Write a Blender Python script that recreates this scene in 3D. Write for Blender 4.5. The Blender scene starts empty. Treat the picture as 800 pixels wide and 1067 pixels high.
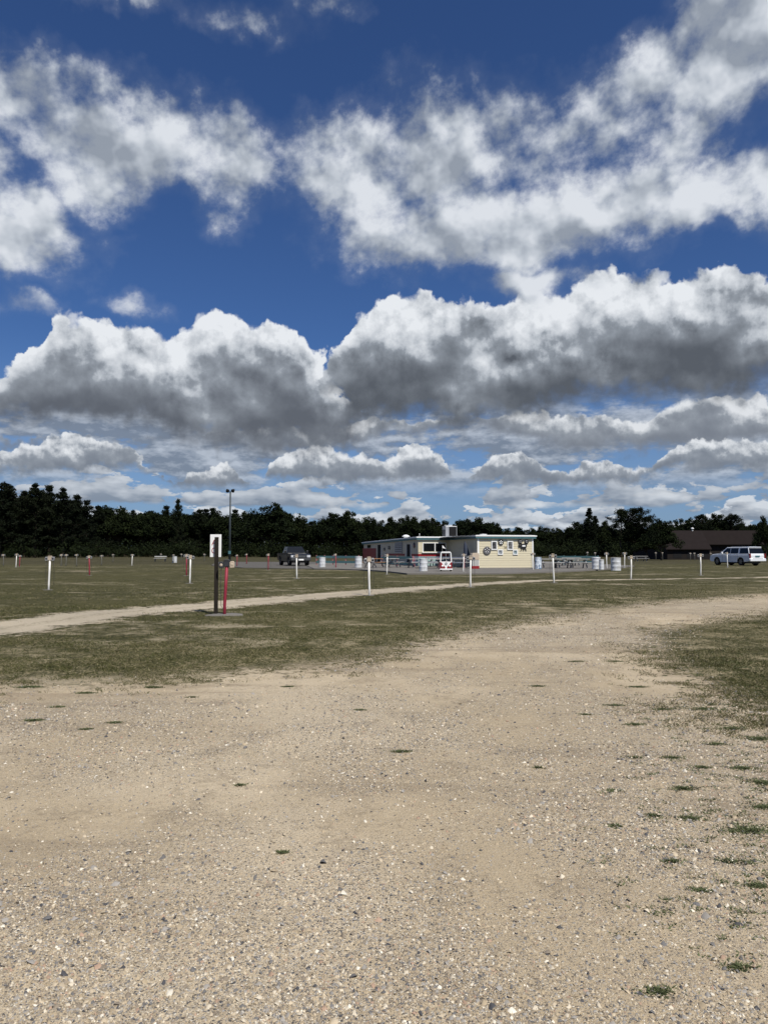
import bpy, bmesh, math, random
import numpy as np
from mathutils import Vector, Matrix

R = math.radians
rng = np.random.default_rng(7)
random.seed(7)
SC = bpy.context.scene
COL = SC.collection

# ------------------------------------------------------------------ camera
EYE = 1.5
FPX = 780.0            # focal length of the photograph in its own pixels (800 x 1067)
PITCH = math.atan((574 - 533.5) / FPX)
cam_d = bpy.data.cameras.new('camera')
cam_d.sensor_fit = 'VERTICAL'
cam_d.sensor_height = 24.0
cam_d.sensor_width = 18.0
cam_d.lens = 24.0 * FPX / 1067.0
cam_d.clip_start = 0.05
cam_d.clip_end = 6000
cam = bpy.data.objects.new('camera', cam_d)
COL.objects.link(cam)
cam.location = (0, 0, EYE)
cam.rotation_euler = (R(90) + PITCH, 0, 0)
SC.camera = cam

def ray(px, py):
    x = (px - 400) / FPX
    y = (533.5 - py) / FPX
    c, s = math.cos(PITCH), math.sin(PITCH)
    return Vector((x, c - y * s, s + y * c))

def ground(px, py):
    """point of the field seen at a pixel of the photograph"""
    d = ray(px, py)
    t = -EYE / d.z
    return (d.x * t, d.y * t)

def xat(px, Y):
    """sideways position of pixel column px at distance Y (near the horizon)"""
    return (px - 400) / FPX * Y / math.cos(PITCH) * 1.0

def zat(py, Y):
    return EYE + (574 - py) / FPX * Y

# ------------------------------------------------------------------ node language
class E:
    nt = None
    def __init__(s, v): s.v = v
    def __add__(a, b): return m('ADD', a, b)
    __radd__ = __add__
    def __sub__(a, b): return m('SUBTRACT', a, b)
    def __rsub__(a, b): return m('SUBTRACT', b, a)
    def __mul__(a, b): return m('MULTIPLY', a, b)
    __rmul__ = __mul__
    def __truediv__(a, b): return m('DIVIDE', a, b)
    def __neg__(a): return m('MULTIPLY', a, -1.0)
def _set(inp, v):
    if isinstance(v, E): v = v.v
    if isinstance(v, bpy.types.NodeSocket): E.nt.links.new(v, inp)
    else:
        if isinstance(v, (tuple, list)) and len(inp.default_value) == 4 and len(v) == 3: v = (*v, 1)
        inp.default_value = v
def m(op, a, b=0.0, c=0.0, clamp=False):
    n = E.nt.nodes.new('ShaderNodeMath'); n.operation = op; n.use_clamp = clamp
    _set(n.inputs[0], a); _set(n.inputs[1], b); _set(n.inputs[2], c)
    return E(n.outputs[0])
def vmax(a, b): return m('MAXIMUM', a, b)
def vmin(a, b): return m('MINIMUM', a, b)
def clamp01(a): return m('ADD', a, 0.0, clamp=True)
def smooth(x, a, b, lo=0.0, hi=1.0, kind='SMOOTHSTEP'):
    n = E.nt.nodes.new('ShaderNodeMapRange'); n.interpolation_type = kind; n.clamp = True
    _set(n.inputs[0], x)
    for i, v in zip((1, 2, 3, 4), (a, b, lo, hi)): _set(n.inputs[i], v)
    return E(n.outputs[0])
def lin(x, a, b, lo=0.0, hi=1.0): return smooth(x, a, b, lo, hi, 'LINEAR')
def comb(x, y, z=0.0):
    n = E.nt.nodes.new('ShaderNodeCombineXYZ')
    for i, v in enumerate((x, y, z)): _set(n.inputs[i], v)
    return E(n.outputs[0])
def sep(v):
    n = E.nt.nodes.new('ShaderNodeSeparateXYZ'); _set(n.inputs[0], v)
    return E(n.outputs[0]), E(n.outputs[1]), E(n.outputs[2])
def noise(vec, scale, detail=4, rough=0.5, dim='2D', color=False, lac=2.0, dist=0.0):
    n = E.nt.nodes.new('ShaderNodeTexNoise'); n.noise_dimensions = dim
    _set(n.inputs['Vector'], vec)
    n.inputs['Scale'].default_value = scale; n.inputs['Detail'].default_value = detail
    n.inputs['Roughness'].default_value = rough; n.inputs['Lacunarity'].default_value = lac
    n.inputs['Distortion'].default_value = dist
    return E(n.outputs['Color' if color else 'Fac'])
def voro(vec, scale, feature='F1', out='Distance', dim='2D', rand=1.0):
    n = E.nt.nodes.new('ShaderNodeTexVoronoi'); n.voronoi_dimensions = dim; n.feature = feature
    _set(n.inputs['Vector'], vec); n.inputs['Scale'].default_value = scale
    n.inputs['Randomness'].default_value = rand
    return E(n.outputs[out])
def mixc(f, a, b, mode='MIX'):
    n = E.nt.nodes.new('ShaderNodeMix'); n.data_type = 'RGBA'; n.blend_type = mode; n.clamp_factor = True
    _set(n.inputs[0], f); _set(n.inputs[6], a); _set(n.inputs[7], b)
    return E(n.outputs[2])
def mixf(f, a, b):
    n = E.nt.nodes.new('ShaderNodeMix'); n.data_type = 'FLOAT'; n.clamp_factor = True
    _set(n.inputs[0], f); _set(n.inputs[2], a); _set(n.inputs[3], b)
    return E(n.outputs[0])
def curve(x, pts, lo, hi, vlo, vhi):
    """piecewise smooth function of x through pts, x in [lo, hi], values in [vlo, vhi]"""
    n = E.nt.nodes.new('ShaderNodeFloatCurve')
    _set(n.inputs['Value'], lin(x, lo, hi))
    c = n.mapping.curves[0]
    P = sorted(((p[0] - lo) / (hi - lo), (p[1] - vlo) / (vhi - vlo)) for p in pts)
    P = [p for p in P if -0.0001 <= p[0] <= 1.0001]
    while len(c.points) < len(P): c.points.new(0.5, 0.5)
    for q, p in zip(c.points, P):
        q.location = (min(1, max(0, p[0])), min(1, max(0, p[1]))); q.handle_type = 'AUTO_CLAMPED'
    n.mapping.extend = 'HORIZONTAL'
    n.mapping.update()
    return E(n.outputs[0]) * (vhi - vlo) + vlo

# ------------------------------------------------------------------ sun and sky
SUN_EL = R(53)
SUN_H = Vector((0.50, -0.87)).normalized()
sun_dir = Vector((SUN_H.x * math.cos(SUN_EL), SUN_H.y * math.cos(SUN_EL), math.sin(SUN_EL)))
sd = bpy.data.lights.new('sun', 'SUN')
sd.energy = 4.9; sd.angle = R(0.53); sd.color = (1.0, 0.945, 0.85)
so = bpy.data.objects.new('sun', sd); COL.objects.link(so)
so.rotation_euler = sun_dir.to_track_quat('Z', 'Y').to_euler()
so.location = (40, -20, 60)

def build_world():
    w = bpy.data.worlds.new('World'); SC.world = w; w.use_nodes = True
    nt = w.node_tree; nt.nodes.clear(); E.nt = nt
    STR = 0.1
    sky = nt.nodes.new('ShaderNodeTexSky'); sky.sky_type = 'NISHITA'; sky.sun_disc = False
    sky.sun_elevation = SUN_EL; sky.sun_rotation = math.atan2(SUN_H.x, SUN_H.y)
    sky.altitude = 300; sky.air_density = 1.0; sky.dust_density = 0.7; sky.ozone_density = 2.2
    tc = nt.nodes.new('ShaderNodeTexCoord')
    dx, dy, dz = sep(E(tc.outputs['Generated']))
    RAD = 180 / math.pi
    U = m('ARCTAN2', dx, dy) * RAD
    V = m('ARCTAN2', dz, m('SQRT', dx * dx + dy * dy)) * RAD
    def uv(p):
        d = ray(*p)
        return (math.degrees(math.atan2(d.x, d.y)), math.degrees(math.atan2(d.z, math.hypot(d.x, d.y))))
    def ll(g): return tuple(g)
    white = (0.80, 0.83, 0.87); grey = (0.36, 0.40, 0.455); dark = (0.098, 0.112, 0.135)
    hz = (0.42, 0.50, 0.60)
    base = mixc(1.0, E(sky.outputs[0]), SKYTINT, 'MULTIPLY')
    colr = mixc(1.0, base, (STR, STR, STR), 'MULTIPLY')
    P = comb(U, V)
    nbig = noise(P, 0.13, 6, 0.55, color=True)
    nx, ny, nz = sep(nbig)
    # the air near the horizon is pale
    air = smooth(V, 0.0, 16.0, 1.0, 0.0)
    colr = mixc(air * 0.55, colr, (0.24, 0.36, 0.55))

    def layer(colr, U, V, dens, relief, lo, mid, hi, shade, edge, power=1.0):
        a = smooth(dens, 0.0, edge)
        return a

    # ---- rows of small flat based cumulus towards the horizon, far rows first
    rows = [(0.1, 1.3, 0.95, 0.50), (1.0, 1.4, 0.75, 0.50), (2.0, 1.7, 0.55, 0.515), (3.4, 2.2, 0.40, 0.53)]
    for i, (b, h, sc, thr) in enumerate(rows):
        cu, cv = U * 0.62 + 91.0 * i, V * 1.5 + 11.0 * i
        puff = noise(comb(cu, cv), 0.62 * sc, 6, 0.58)
        puf2 = noise(comb(cu + 0.22, cv + 0.7), 0.62 * sc, 4, 0.5)
        puf1 = noise(comb(cu, cv), 0.62 * sc, 4, 0.5)
        wide = noise(comb(U + 23.0 * i, i * 3.0), 0.16 * (0.6 + sc), 2, 0.5)
        rise = (V - b) / h
        d = puff + (wide - 0.5) * 0.32 - thr + 0.105 - vmax(rise, 0.0) * 0.15
        a = smooth(d, 0.0, 0.035) * smooth(V + (puff - 0.5) * 1.6, b - 0.15, b + 0.25)
        sh = clamp01(rise * 0.34 + 0.22 + (puf1 - puf2) * 4.2 - smooth(d, 0.06, 0.2, 0.0, 0.12))
        colr = mixc(a * 0.92, colr, mixc(sh, (0.225, 0.27, 0.34), (0.66, 0.70, 0.75)))

    # ---- broken sheet of grey cloud behind the big cumulus
    sheet = noise(comb(U * 0.45 + 5.0, V * 1.2 + 3.0), 0.24, 6, 0.60)
    sa = smooth(sheet, 0.38, 0.50) * smooth(V, 3.6, 6.0) * smooth(V, 12.5, 9.5)
    srel = sheet - noise(comb(U * 0.45 + 5.12, V * 1.2 + 3.5), 0.24, 6, 0.60)
    colr = mixc(sa * 0.85, colr, mixc(clamp01(0.40 + srel * 7.0), (0.20, 0.235, 0.29), (0.50, 0.545, 0.61)))

    # ---- the cumulus whose outline the eye follows
    def cumulus(colr, top, bot, seed, darkness, k=1.0, tone=1.0, soft=1.0):
        T = [uv((p[0], p[1] + (10 if k > 0.9 else 0))) for p in top]; B = [uv(p) for p in bot]
        f1 = 0.22 / k; f2 = 1.0 / k
        wn = sep(noise(comb(U + seed, V), f1, 6, 0.55, color=True))
        wf = sep(noise(comb(U + seed, V + 40.0), f2, 3, 0.5, color=True))
        u2 = U + (wn[0] - 0.5) * 4.0 * k + (wf[0] - 0.5) * 0.9 * k
        v2 = V + (wn[1] - 0.5) * 3.0 * k + (wf[1] - 0.5) * 0.8 * k
        t = curve(u2, T, -40, 40, 0, 40)
        b = curve(u2, B, -40, 40, 0, 40)
        vor = voro(comb(u2 + seed, v2), 0.42 / k)
        vor2 = voro(comb(u2 + seed, v2), 1.05 / k) if k > 0.9 else 0.25
        d_top = t - v2 - (vor * 1.0 + vor2 * 0.4) * k
        d_bot = V + ((wn[2] - 0.5) * 4.0 + (wf[2] - 0.5) * 1.2) * k - b
        a = smooth(d_top, 0.0, 0.5 * k * soft) * smooth(d_bot, -1.0 * k, 1.3 * k)
        # relief: the same noises, looked at a step towards the sun
        s1 = noise(comb(U + seed + 0.35 * k, V + 0.75 * k), f1, 6, 0.55)
        vv1 = voro(comb(u2 + seed + 0.3 * k, v2 + 0.55 * k), 0.42 / k) if k > 0.9 else vor
        relief = (wn[0] - s1) * 2.4
        relief2 = (vv1 - vor) * 0.34
        hgt = (v2 - b) / vmax(t - b, 1.0 * k)
        big = noise(comb(U + seed + 9.0, V * 1.6), 0.16 / k, 2, 0.45)
        body = hgt + (big - 0.5) * 0.9 + (wn[2] - 0.5) * 0.35
        lit = smooth(body, -0.02, 1.12)
        lit = clamp01(lit * 0.93 + (relief * 1.1 + relief2) * smooth(body, 0.1, 0.75, 0.12, 0.85))
        c = mixc(smooth(lit, 0.0, 0.55, kind='LINEAR'), darkness, tuple(g * tone for g in grey))
        c = mixc(smooth(lit, 0.38, 0.90, kind='LINEAR'), c, tuple(g * tone for g in white))
        return mixc(a, colr, c)
    M_top = [(-100, 430), (-40, 450), (0, 452), (60, 449), (130, 452), (180, 445), (240, 440), (330, 436), (420, 432), (500, 428), (560, 425), (620, 430), (660, 432), (690, 418), (720, 410), (780, 406), (830, 412), (900, 420)]
    M_bot = [(-100, 450), (-40, 466), (0, 468), (60, 462), (130, 455), (180, 452), (240, 462), (330, 470), (420, 452), (500, 445), (560, 460), (620, 470), (660, 466), (690, 464), (720, 462), (780, 460), (830, 460), (900, 455)]
    N_top = [(-60, 470), (0, 466), (40, 455), (90, 450), (130, 460), (165, 488), (185, 500), (200, 488), (235, 480), (262, 500), (278, 490), (295, 470), (330, 463), (365, 470), (400, 472), (430, 458), (460, 470), (482, 492), (500, 482), (530, 466), (560, 476), (590, 486), (620, 476), (655, 484), (680, 480), (700, 466), (740, 452), (790, 458), (850, 470)]
    N_bot = [(-60, 490), (0, 492), (60, 492), (130, 488), (165, 496), (185, 506), (235, 508), (278, 500), (330, 503), (400, 503), (470, 500), (500, 500), (560, 503), (655, 503), (680, 492), (740, 488), (850, 488)]
    colr = cumulus(colr, M_top, M_bot, 120.0, (0.19, 0.215, 0.26), 0.6, 0.92)
    colr = cumulus(colr, N_top, N_bot, 160.0, (0.19, 0.22, 0.27), 0.42, 0.95)
    L_top = [(-140, 400), (-60, 372), (0, 378), (20, 360), (40, 328), (70, 306), (100, 312), (130, 318), (160, 322), (185, 325), (205, 310), (240, 308), (270, 314), (285, 310), (300, 317), (325, 337), (345, 358), (370, 400), (385, 435), (470, 470)]
    L_bot = [(-140, 425), (-60, 432), (0, 436), (60, 440), (130, 438), (180, 455), (240, 462), (300, 470), (345, 465), (385, 440), (470, 470)]
    R_top = [(250, 470), (325, 430), (342, 365), (365, 330), (372, 312), (400, 290), (435, 278), (470, 290), (500, 295), (540, 290), (560, 290), (580, 285), (610, 270), (640, 262), (700, 258), (760, 258), (800, 270), (860, 290), (940, 360)]
    R_bot = [(250, 470), (325, 408), (345, 420), (370, 432), (450, 442), (520, 436), (560, 424), (640, 408), (700, 416), (800, 400), (860, 380), (940, 360)]
    colr = cumulus(colr, L_top, L_bot, 3.0, (0.115, 0.130, 0.158))
    colr = cumulus(colr, R_top, R_bot, 57.0, dark)

    # ---- torn high fragments: soft blobs, broken by noise
    blobs = [(10, 100, 75, 48, 1.0), (85, 155, 85, 48, 1.05), (18, 238, 70, 42, 1.05), (180, 150, 85, 46, 1.05), (250, 172, 52, 48, .95),
             (322, 150, 36, 22, .5), (385, 185, 75, 52, .95), (470, 160, 95, 60, 1.05), (555, 150, 70, 40, .7), (440, 250, 95, 35, 1),
             (550, 230, 130, 45, 1.2), (640, 215, 90, 40, 1), (630, 140, 80, 50, 0.75), (705, 85, 85, 42, 1.1), (775, 40, 70, 90, 1.2),
             (780, 195, 80, 32, 1.05), (555, 290, 50, 20, 0.9), (720, 150, 60, 40, .6), (140, 0, 44, 20, .6), (235, 22, 50, 11, .25), (20, 318, 36, 12, .7),
             (-80, 150, 90, 110, 1), (890, 130, 90, 110, 1), (345, 3, 24, 10, .25), (130, 318, 12, 6, .2)]
    w1 = sep(noise(comb(U + 200.0, V), 0.15, 7, 0.565, color=True))
    u3 = U + (w1[0] - 0.5) * 7.0; v3 = V + (w1[1] - 0.5) * 5.5
    def field(u, v):
        acc = None
        for (cx, cy, rx, ry, k) in blobs:
            c0 = uv((cx, cy)); ex = abs(uv((cx + rx, cy))[0] - c0[0]); ey = abs(uv((cx, cy - ry))[1] - c0[1])
            a_ = (u - c0[0]) * (1 / ex); b_ = (v - c0[1]) * (1 / ey)
            q = k - (a_ * a_ + b_ * b_) * (0.62 * k)
            acc = q if acc is None else m('SMOOTH_MAX', acc, q, 0.3)
        return acc
    f = field(u3, v3)
    n1 = noise(comb(U + 300.0, V * 1.15), 0.17, 8, 0.57)
    l1 = noise(comb(U + 300.0, V * 1.15), 0.17, 4, 0.5)
    n2 = noise(comb(U + 300.0 + 0.6, V * 1.15 + 1.3), 0.17, 4, 0.5)
    ridge = noise(comb(U * 0.8 + V * 0.5 + 340.0, V * 1.2 - U * 0.5), 0.42, 6, 0.62)
    d3 = f + (n1 - 0.5) * 2.1 + (ridge - 0.5) * 1.3 - 0.18
    a3 = smooth(d3, -0.20, 0.90)
    veil = smooth(d3, -1.0, 0.3) * 0.08
    rel3 = (l1 - n2)
    soft3 = noise(comb(U + 320.0, V * 1.3), 0.10, 2, 0.5)
    lit3 = clamp01(0.56 + rel3 * 3.6 + (ridge - 0.5) * 0.22 + (soft3 - 0.5) * 1.3 - smooth(v3, 24.0, 34.0, 0.0, 0.12))
    c3 = mixc(smooth(lit3, 0.05, 0.55, kind='LINEAR'), (0.29, 0.33, 0.395), (0.50, 0.545, 0.61))
    c3 = mixc(smooth(lit3, 0.45, 1.05), c3, (0.72, 0.755, 0.81))
    keep = smooth(V, 15.0, 18.0)
    colr = mixc(clamp01(a3 * 0.93 + veil) * keep, colr, c3)

    below = smooth(V, -0.5, 0.0)
    colr = mixc(below, (0.12, 0.12, 0.10), colr)
    bg = nt.nodes.new('ShaderNodeBackground'); bg.inputs[1].default_value = STR
    _set(bg.inputs[0], mixc(1.0, colr, (1 / STR, 1 / STR, 1 / STR), 'MULTIPLY'))
    SC.cycles.use_adaptive_sampling = True; SC.cycles.adaptive_threshold = 0.02; SC.cycles.max_bounces = 6; SC.cycles.diffuse_bounces = 2
    out = nt.nodes.new('ShaderNodeOutputWorld')
    nt.links.new(bg.outputs[0], out.inputs[0])
    w.cycles.sampling_method = 'MANUAL'; w.cycles.sample_map_resolution = 512
SKYTINT = (0.33, 0.49, 0.76)
build_world()
SC.view_settings.view_transform = 'Standard'
SC.view_settings.look = 'None'
SC.view_settings.gamma = 1.0
SC.view_settings.exposure = 0.0
SC.render.resolution_x = 767; SC.render.resolution_y = 1024

# ------------------------------------------------------------------ shared helpers
def tag(o, label=None, cat=None, group=None, kind=None):
    if label: o['label'] = label
    if cat: o['category'] = cat
    if group: o['group'] = group
    if kind: o['kind'] = kind
    return o

def empty(name, loc=(0, 0, 0), rz=0.0):
    o = bpy.data.objects.new(name, None); COL.objects.link(o)
    o.location = loc; o.rotation_euler = (0, 0, rz); o.empty_display_size = 0.3
    return o

def link_mesh(name, me, mat, parent=None):
    if mat is not None:
        me.materials.append(mat)
    o = bpy.data.objects.new(name, me); COL.objects.link(o)
    if parent is not None: o.parent = parent
    return o

def np_mesh(name, verts, faces, mat, parent=None, smooth=False, attrs=None, cattr=None):
    """verts (N,3), faces (M,k) of one k"""
    me = bpy.data.meshes.new(name)
    verts = np.asarray(verts, dtype=np.float32); faces = np.asarray(faces, dtype=np.int32)
    M_, k = faces.shape
    me.vertices.add(len(verts)); me.vertices.foreach_set('co', verts.ravel())
    me.loops.add(M_ * k); me.loops.foreach_set('vertex_index', faces.ravel())
    me.polygons.add(M_); me.polygons.foreach_set('loop_start', np.arange(0, M_ * k, k, dtype=np.int32))
    me.polygons.foreach_set('loop_total', np.full(M_, k, dtype=np.int32))
    if smooth: me.polygons.foreach_set('use_smooth', np.ones(M_, dtype=bool))
    for an, av in (attrs or {}).items():
        a = me.attributes.new(an, 'FLOAT', 'POINT'); a.data.foreach_set('value', np.asarray(av, dtype=np.float32))
    if cattr is not None:
        a = me.attributes.new(cattr[0], 'FLOAT_COLOR', 'POINT')
        a.data.foreach_set('color', np.asarray(cattr[1], dtype=np.float32).ravel())
    me.update(calc_edges=True); me.validate()
    return link_mesh(name, me, mat, parent)

def new_mat(name):
    mt = bpy.data.materials.new(name); mt.use_nodes = True
    nt = mt.node_tree; nt.nodes.clear(); E.nt = nt
    out = nt.nodes.new('ShaderNodeOutputMaterial'); b = nt.nodes.new('ShaderNodeBsdfPrincipled')
    nt.links.new(b.outputs[0], out.inputs[0])
    return mt, b

def bump(b, h, dist=0.01, strength=0.6):
    n = E.nt.nodes.new('ShaderNodeBump'); n.inputs['Strength'].default_value = strength
    n.inputs['Distance'].default_value = dist
    _set(n.inputs['Height'], h); E.nt.links.new(n.outputs[0], b.inputs['Normal'])

def objco():
    n = E.nt.nodes.new('ShaderNodeTexCoord'); return E(n.outputs['Object'])
def worldpos():
    n = E.nt.nodes.new('ShaderNodeNewGeometry'); return E(n.outputs['Position'])
def attr(name, out='Fac'):
    n = E.nt.nodes.new('ShaderNodeAttribute'); n.attribute_name = name; return E(n.outputs[out])

def paint(name, col, rough=0.5, var=0.15, scale=3.0, metal=0.0, dirt=0.0, spec=0.5, dirtcol=(0.16, 0.13, 0.09)):
    """painted, slightly weathered surface"""
    mt, b = new_mat(name)
    p = objco()
    n = noise(p, scale, 5, 0.6, '3D')
    n2 = noise(p, scale * 9, 3, 0.6, '3D')
    c = mixc(n, tuple(c * (1 - var) for c in col), tuple(min(1, c * (1 + var)) for c in col))
    if dirt > 0:
        c = mixc(smooth(n * 0.6 + n2 * 0.4, 0.50, 0.68) * dirt, c, dirtcol)
    _set(b.inputs['Base Color'], c)
    _set(b.inputs['Roughness'], lin(n2, 0.2, 0.8, max(0.02, rough - 0.1), min(1, rough + 0.1)))
    b.inputs['Metallic'].default_value = metal
    b.inputs['Specular IOR Level'].default_value = spec
    return mt

# ------------------------------------------------------------------ numpy noise and distances
_lat = rng.random((512, 512))
def vnoise(x, y):
    xi = np.floor(x).astype(int); yi = np.floor(y).astype(int)
    fx = x - xi; fy = y - yi
    fx = fx * fx * (3 - 2 * fx); fy = fy * fy * (3 - 2 * fy)
    a = _lat[xi % 512, yi % 512]; b = _lat[(xi + 1) % 512, yi % 512]
    c = _lat[xi % 512, (yi + 1) % 512]; d = _lat[(xi + 1) % 512, (yi + 1) % 512]
    return (a * (1 - fx) + b * fx) * (1 - fy) + (c * (1 - fx) + d * fx) * fy
def fbm(x, y, o=4, r=0.5):
    s = 0; a = 1; t = 0
    for i in range(o):
        s = s + a * vnoise(x * 2 ** i + 17.3 * i, y * 2 ** i + 5.1 * i); t += a; a *= r
    return s / t
def seg_dist(x, y, P, closed=False):
    P = list(P); best = np.full(x.shape, 1e9)
    n = len(P) if closed else len(P) - 1
    for i in range(n):
        ax, ay = P[i]; bx, by = P[(i + 1) % len(P)]
        dx, dy = bx - ax, by - ay; L = dx * dx + dy * dy + 1e-9
        t = np.clip(((x - ax) * dx + (y - ay) * dy) / L, 0, 1)
        best = np.minimum(best, np.hypot(x - ax - t * dx, y - ay - t * dy))
    return best
def inside(x, y, P):
    r = np.zeros(x.shape, bool)
    for i in range(len(P)):
        ax, ay = P[i]; bx, by = P[(i + 1) % len(P)]
        if ay == by: continue
        c = ((ay > y) != (by > y)) & (x < (bx - ax) * (y - ay) / (by - ay) + ax)
        r ^= c
    return r
def sdist(x, y, P):
    d = seg_dist(x, y, P, True)
    return np.where(inside(x, y, P), d, -d)

G = ground
ROAD = [(-45, 9.0), (-16, 8.3), G(0, 719), G(100, 716), G(200, 710), G(330, 700), G(400, 687), G(470, 669), G(540, 652.5), G(600, 641.5),
        G(700, 628), G(800, 620), (24.0, 31.5), (42, 37), (70, 44), (70, 36), (42, 29.0), (22.5, 22.6), G(800, 637.5), G(760, 642), G(722, 650), G(697, 662),
        G(684, 678), G(696, 698), G(722, 718), G(765, 738), G(800, 752), (6.0, 5.6), (14, 4.2), (45, 3.0), (45, -25), (-45, -25)]
TRACK = [(-60, 6), (-24, 10.4), G(-40, 661), G(0, 655), G(110, 640), G(230, 630.2), G(300, 623.6), G(400, 615.8), G(490, 609), G(560, 605), (18, 41), (34, 48), (70, 58)]
TRACK2 = [(22, 66), (34, 69), (60, 74)]
HALF = 1.12

def relief_h(x, y):
    near = np.exp(-((np.hypot(x, y)) / 35.0) ** 2)
    return near * (0.050 * (fbm(x * 0.45 + 3, y * 0.45 + 8, 3) - 0.5) + 0.022 * (fbm(x * 2.2 + 31, y * 2.2, 3) - 0.5))

# ------------------------------------------------------------------ ground material
def ground_material():
    mt, b = new_mat('sandy_field')
    pos = worldpos(); X, Y, Z = sep(pos)
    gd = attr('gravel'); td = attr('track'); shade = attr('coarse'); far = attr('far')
    P2 = comb(X, Y)
    # sand and gravel
    a1 = noise(P2, 0.35, 5, 0.6); a2 = noise(P2, 2.2, 5, 0.62); a3 = noise(P2, 18.0, 4, 0.65)
    sand = mixc(smooth(a1, 0.36, 0.64), SAND_A, SAND_B)
    sand = mixc(smooth(a2 * 0.6 + a3 * 0.4, 0.50, 0.66) * 0.55, sand, (0.235, 0.185, 0.125))
    streak = noise(comb(X * 0.16 + Y * 0.02, Y * 1.3), 1.0, 4, 0.6)
    sand = mixc(smooth(streak, 0.54, 0.68) * 0.45, sand, (0.25, 0.195, 0.13))
    def chips(scale, thr, colr, amt, seedoff):
        q = comb(X + seedoff, Y * 1.0)
        vc = sep(voro(q, scale, out='Color'))
        vd = voro(q, scale)
        pick = smooth(vc[0], thr, thr + 0.02) * smooth(vd, 0.42, 0.30)
        tint = mixc(smooth(vc[1], 0.10, 0.55), (0.11, 0.10, 0.092), (0.47, 0.41, 0.32))
        tint = mixc(smooth(vc[1], 0.75, 0.92), tint, (0.74, 0.69, 0.58))
        return mixc(pick * amt, colr, tint), pick * amt
    dens = shade
    c, k1 = chips(170.0, 0.35, sand, clamp01(dens * 0.55 + 0.30), 0.0)
    c, k2 = chips(80.0, 0.55, c, clamp01(dens * 0.8 + 0.12), 7.0)
    grain = noise(P2, 260.0, 2, 0.7)
    c = mixc(1.0, c, mixc(grain, (0.84, 0.84, 0.84), (1.14, 1.14, 1.14)), 'MULTIPLY')
    c = mixc(smooth(td, -0.4, 0.2) * smooth(gd, 0.0, -0.6), c, mixc(a3, (0.40, 0.34, 0.24), (0.56, 0.49, 0.38)))
    # turf
    t1 = noise(comb(X, Y * 1.0), 1.1, 6, 0.68); t2 = noise(P2, 7.0, 5, 0.7); t3 = noise(P2, 0.16, 4, 0.55)
    t4 = noise(comb(X * 0.10, Y * 0.34), 1.0, 5, 0.62)
    t5 = noise(P2, 32.0, 3, 0.7)
    e0 = -gd
    turf = mixc(smooth(t3 * 0.5 + t2 * 0.5, 0.38, 0.62), TURF_A, TURF_B)
    turf = mixc(smooth(t2 * 0.5 + t5 * 0.5, 0.46, 0.66), turf, TURF_C)
    straw = smooth(t1 * 0.45 + t2 * 0.30 + t4 * 0.45, 0.60, 0.76)
    turf = mixc(straw * 0.45, turf, (0.235, 0.205, 0.125))
    soil = smooth(t1 * 0.5 + t4 * 0.6 + t5 * 0.12, 0.665, 0.80)
    turf = mixc(soil * 0.55, turf, (0.40, 0.34, 0.25))
    gaps = smooth(t5 * 0.40 + noise(P2, 13.0, 3, 0.6) * 0.35 + t1 * 0.35, 0.525, 0.64)
    turf = mixc(gaps * smooth(e0, 8.0, 0.5, 0.12, 0.70), turf, mixc(t2, (0.24, 0.20, 0.11), (0.40, 0.335, 0.215)))
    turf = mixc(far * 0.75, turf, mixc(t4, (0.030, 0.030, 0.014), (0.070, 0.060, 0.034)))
    # where turf grows
    e = -gd
    boost = smooth(X, 3.0, 5.5) * smooth(Y, 5.0, 7.5) * smooth(Y, 17.0, 13.0)
    e = e + 0.05 + boost * 1.1
    edge = smooth(e + (t1 - 0.5) * 2.6 + (t2 - 0.5) * 2.0, 0.0, 0.5)
    thin = smooth(e, -0.2, 1.2)
    edge = edge * vmax(thin, smooth(t2 * 0.6 + t1 * 0.4, 0.47, 0.57))
    tr = smooth(td + (t1 - 0.5) * 2.4 + (t2 - 0.5) * 1.6, -0.15, 0.35) * (1.0 - far)
    mid = smooth(m('ABSOLUTE', td - HALF), 0.35, 0.0) * smooth(t2, 0.45, 0.6) * 0.5
    cover = edge * (1.0 - tr * (1.0 - mid))
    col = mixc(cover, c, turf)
    _set(b.inputs['Base Color'], col)
    b.inputs['Roughness'].default_value = 0.95
    b.inputs['Specular IOR Level'].default_value = 0.12
    h = (k1 * 0.35 + k2 * 0.9) * (1.0 - cover) + a3 * 0.5 + grain * 0.25 + cover * (t2 * 1.2 + t5 * 0.8)
    bump(b, h, 0.012, 0.8)
    return mt
SAND_A = (0.45, 0.362, 0.238); SAND_B = (0.55, 0.455, 0.315)
TURF_A = (0.030, 0.032, 0.011); TURF_B = (0.057, 0.055, 0.020); TURF_C = (0.108, 0.095, 0.040)
M_GROUND = ground_material()

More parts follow.
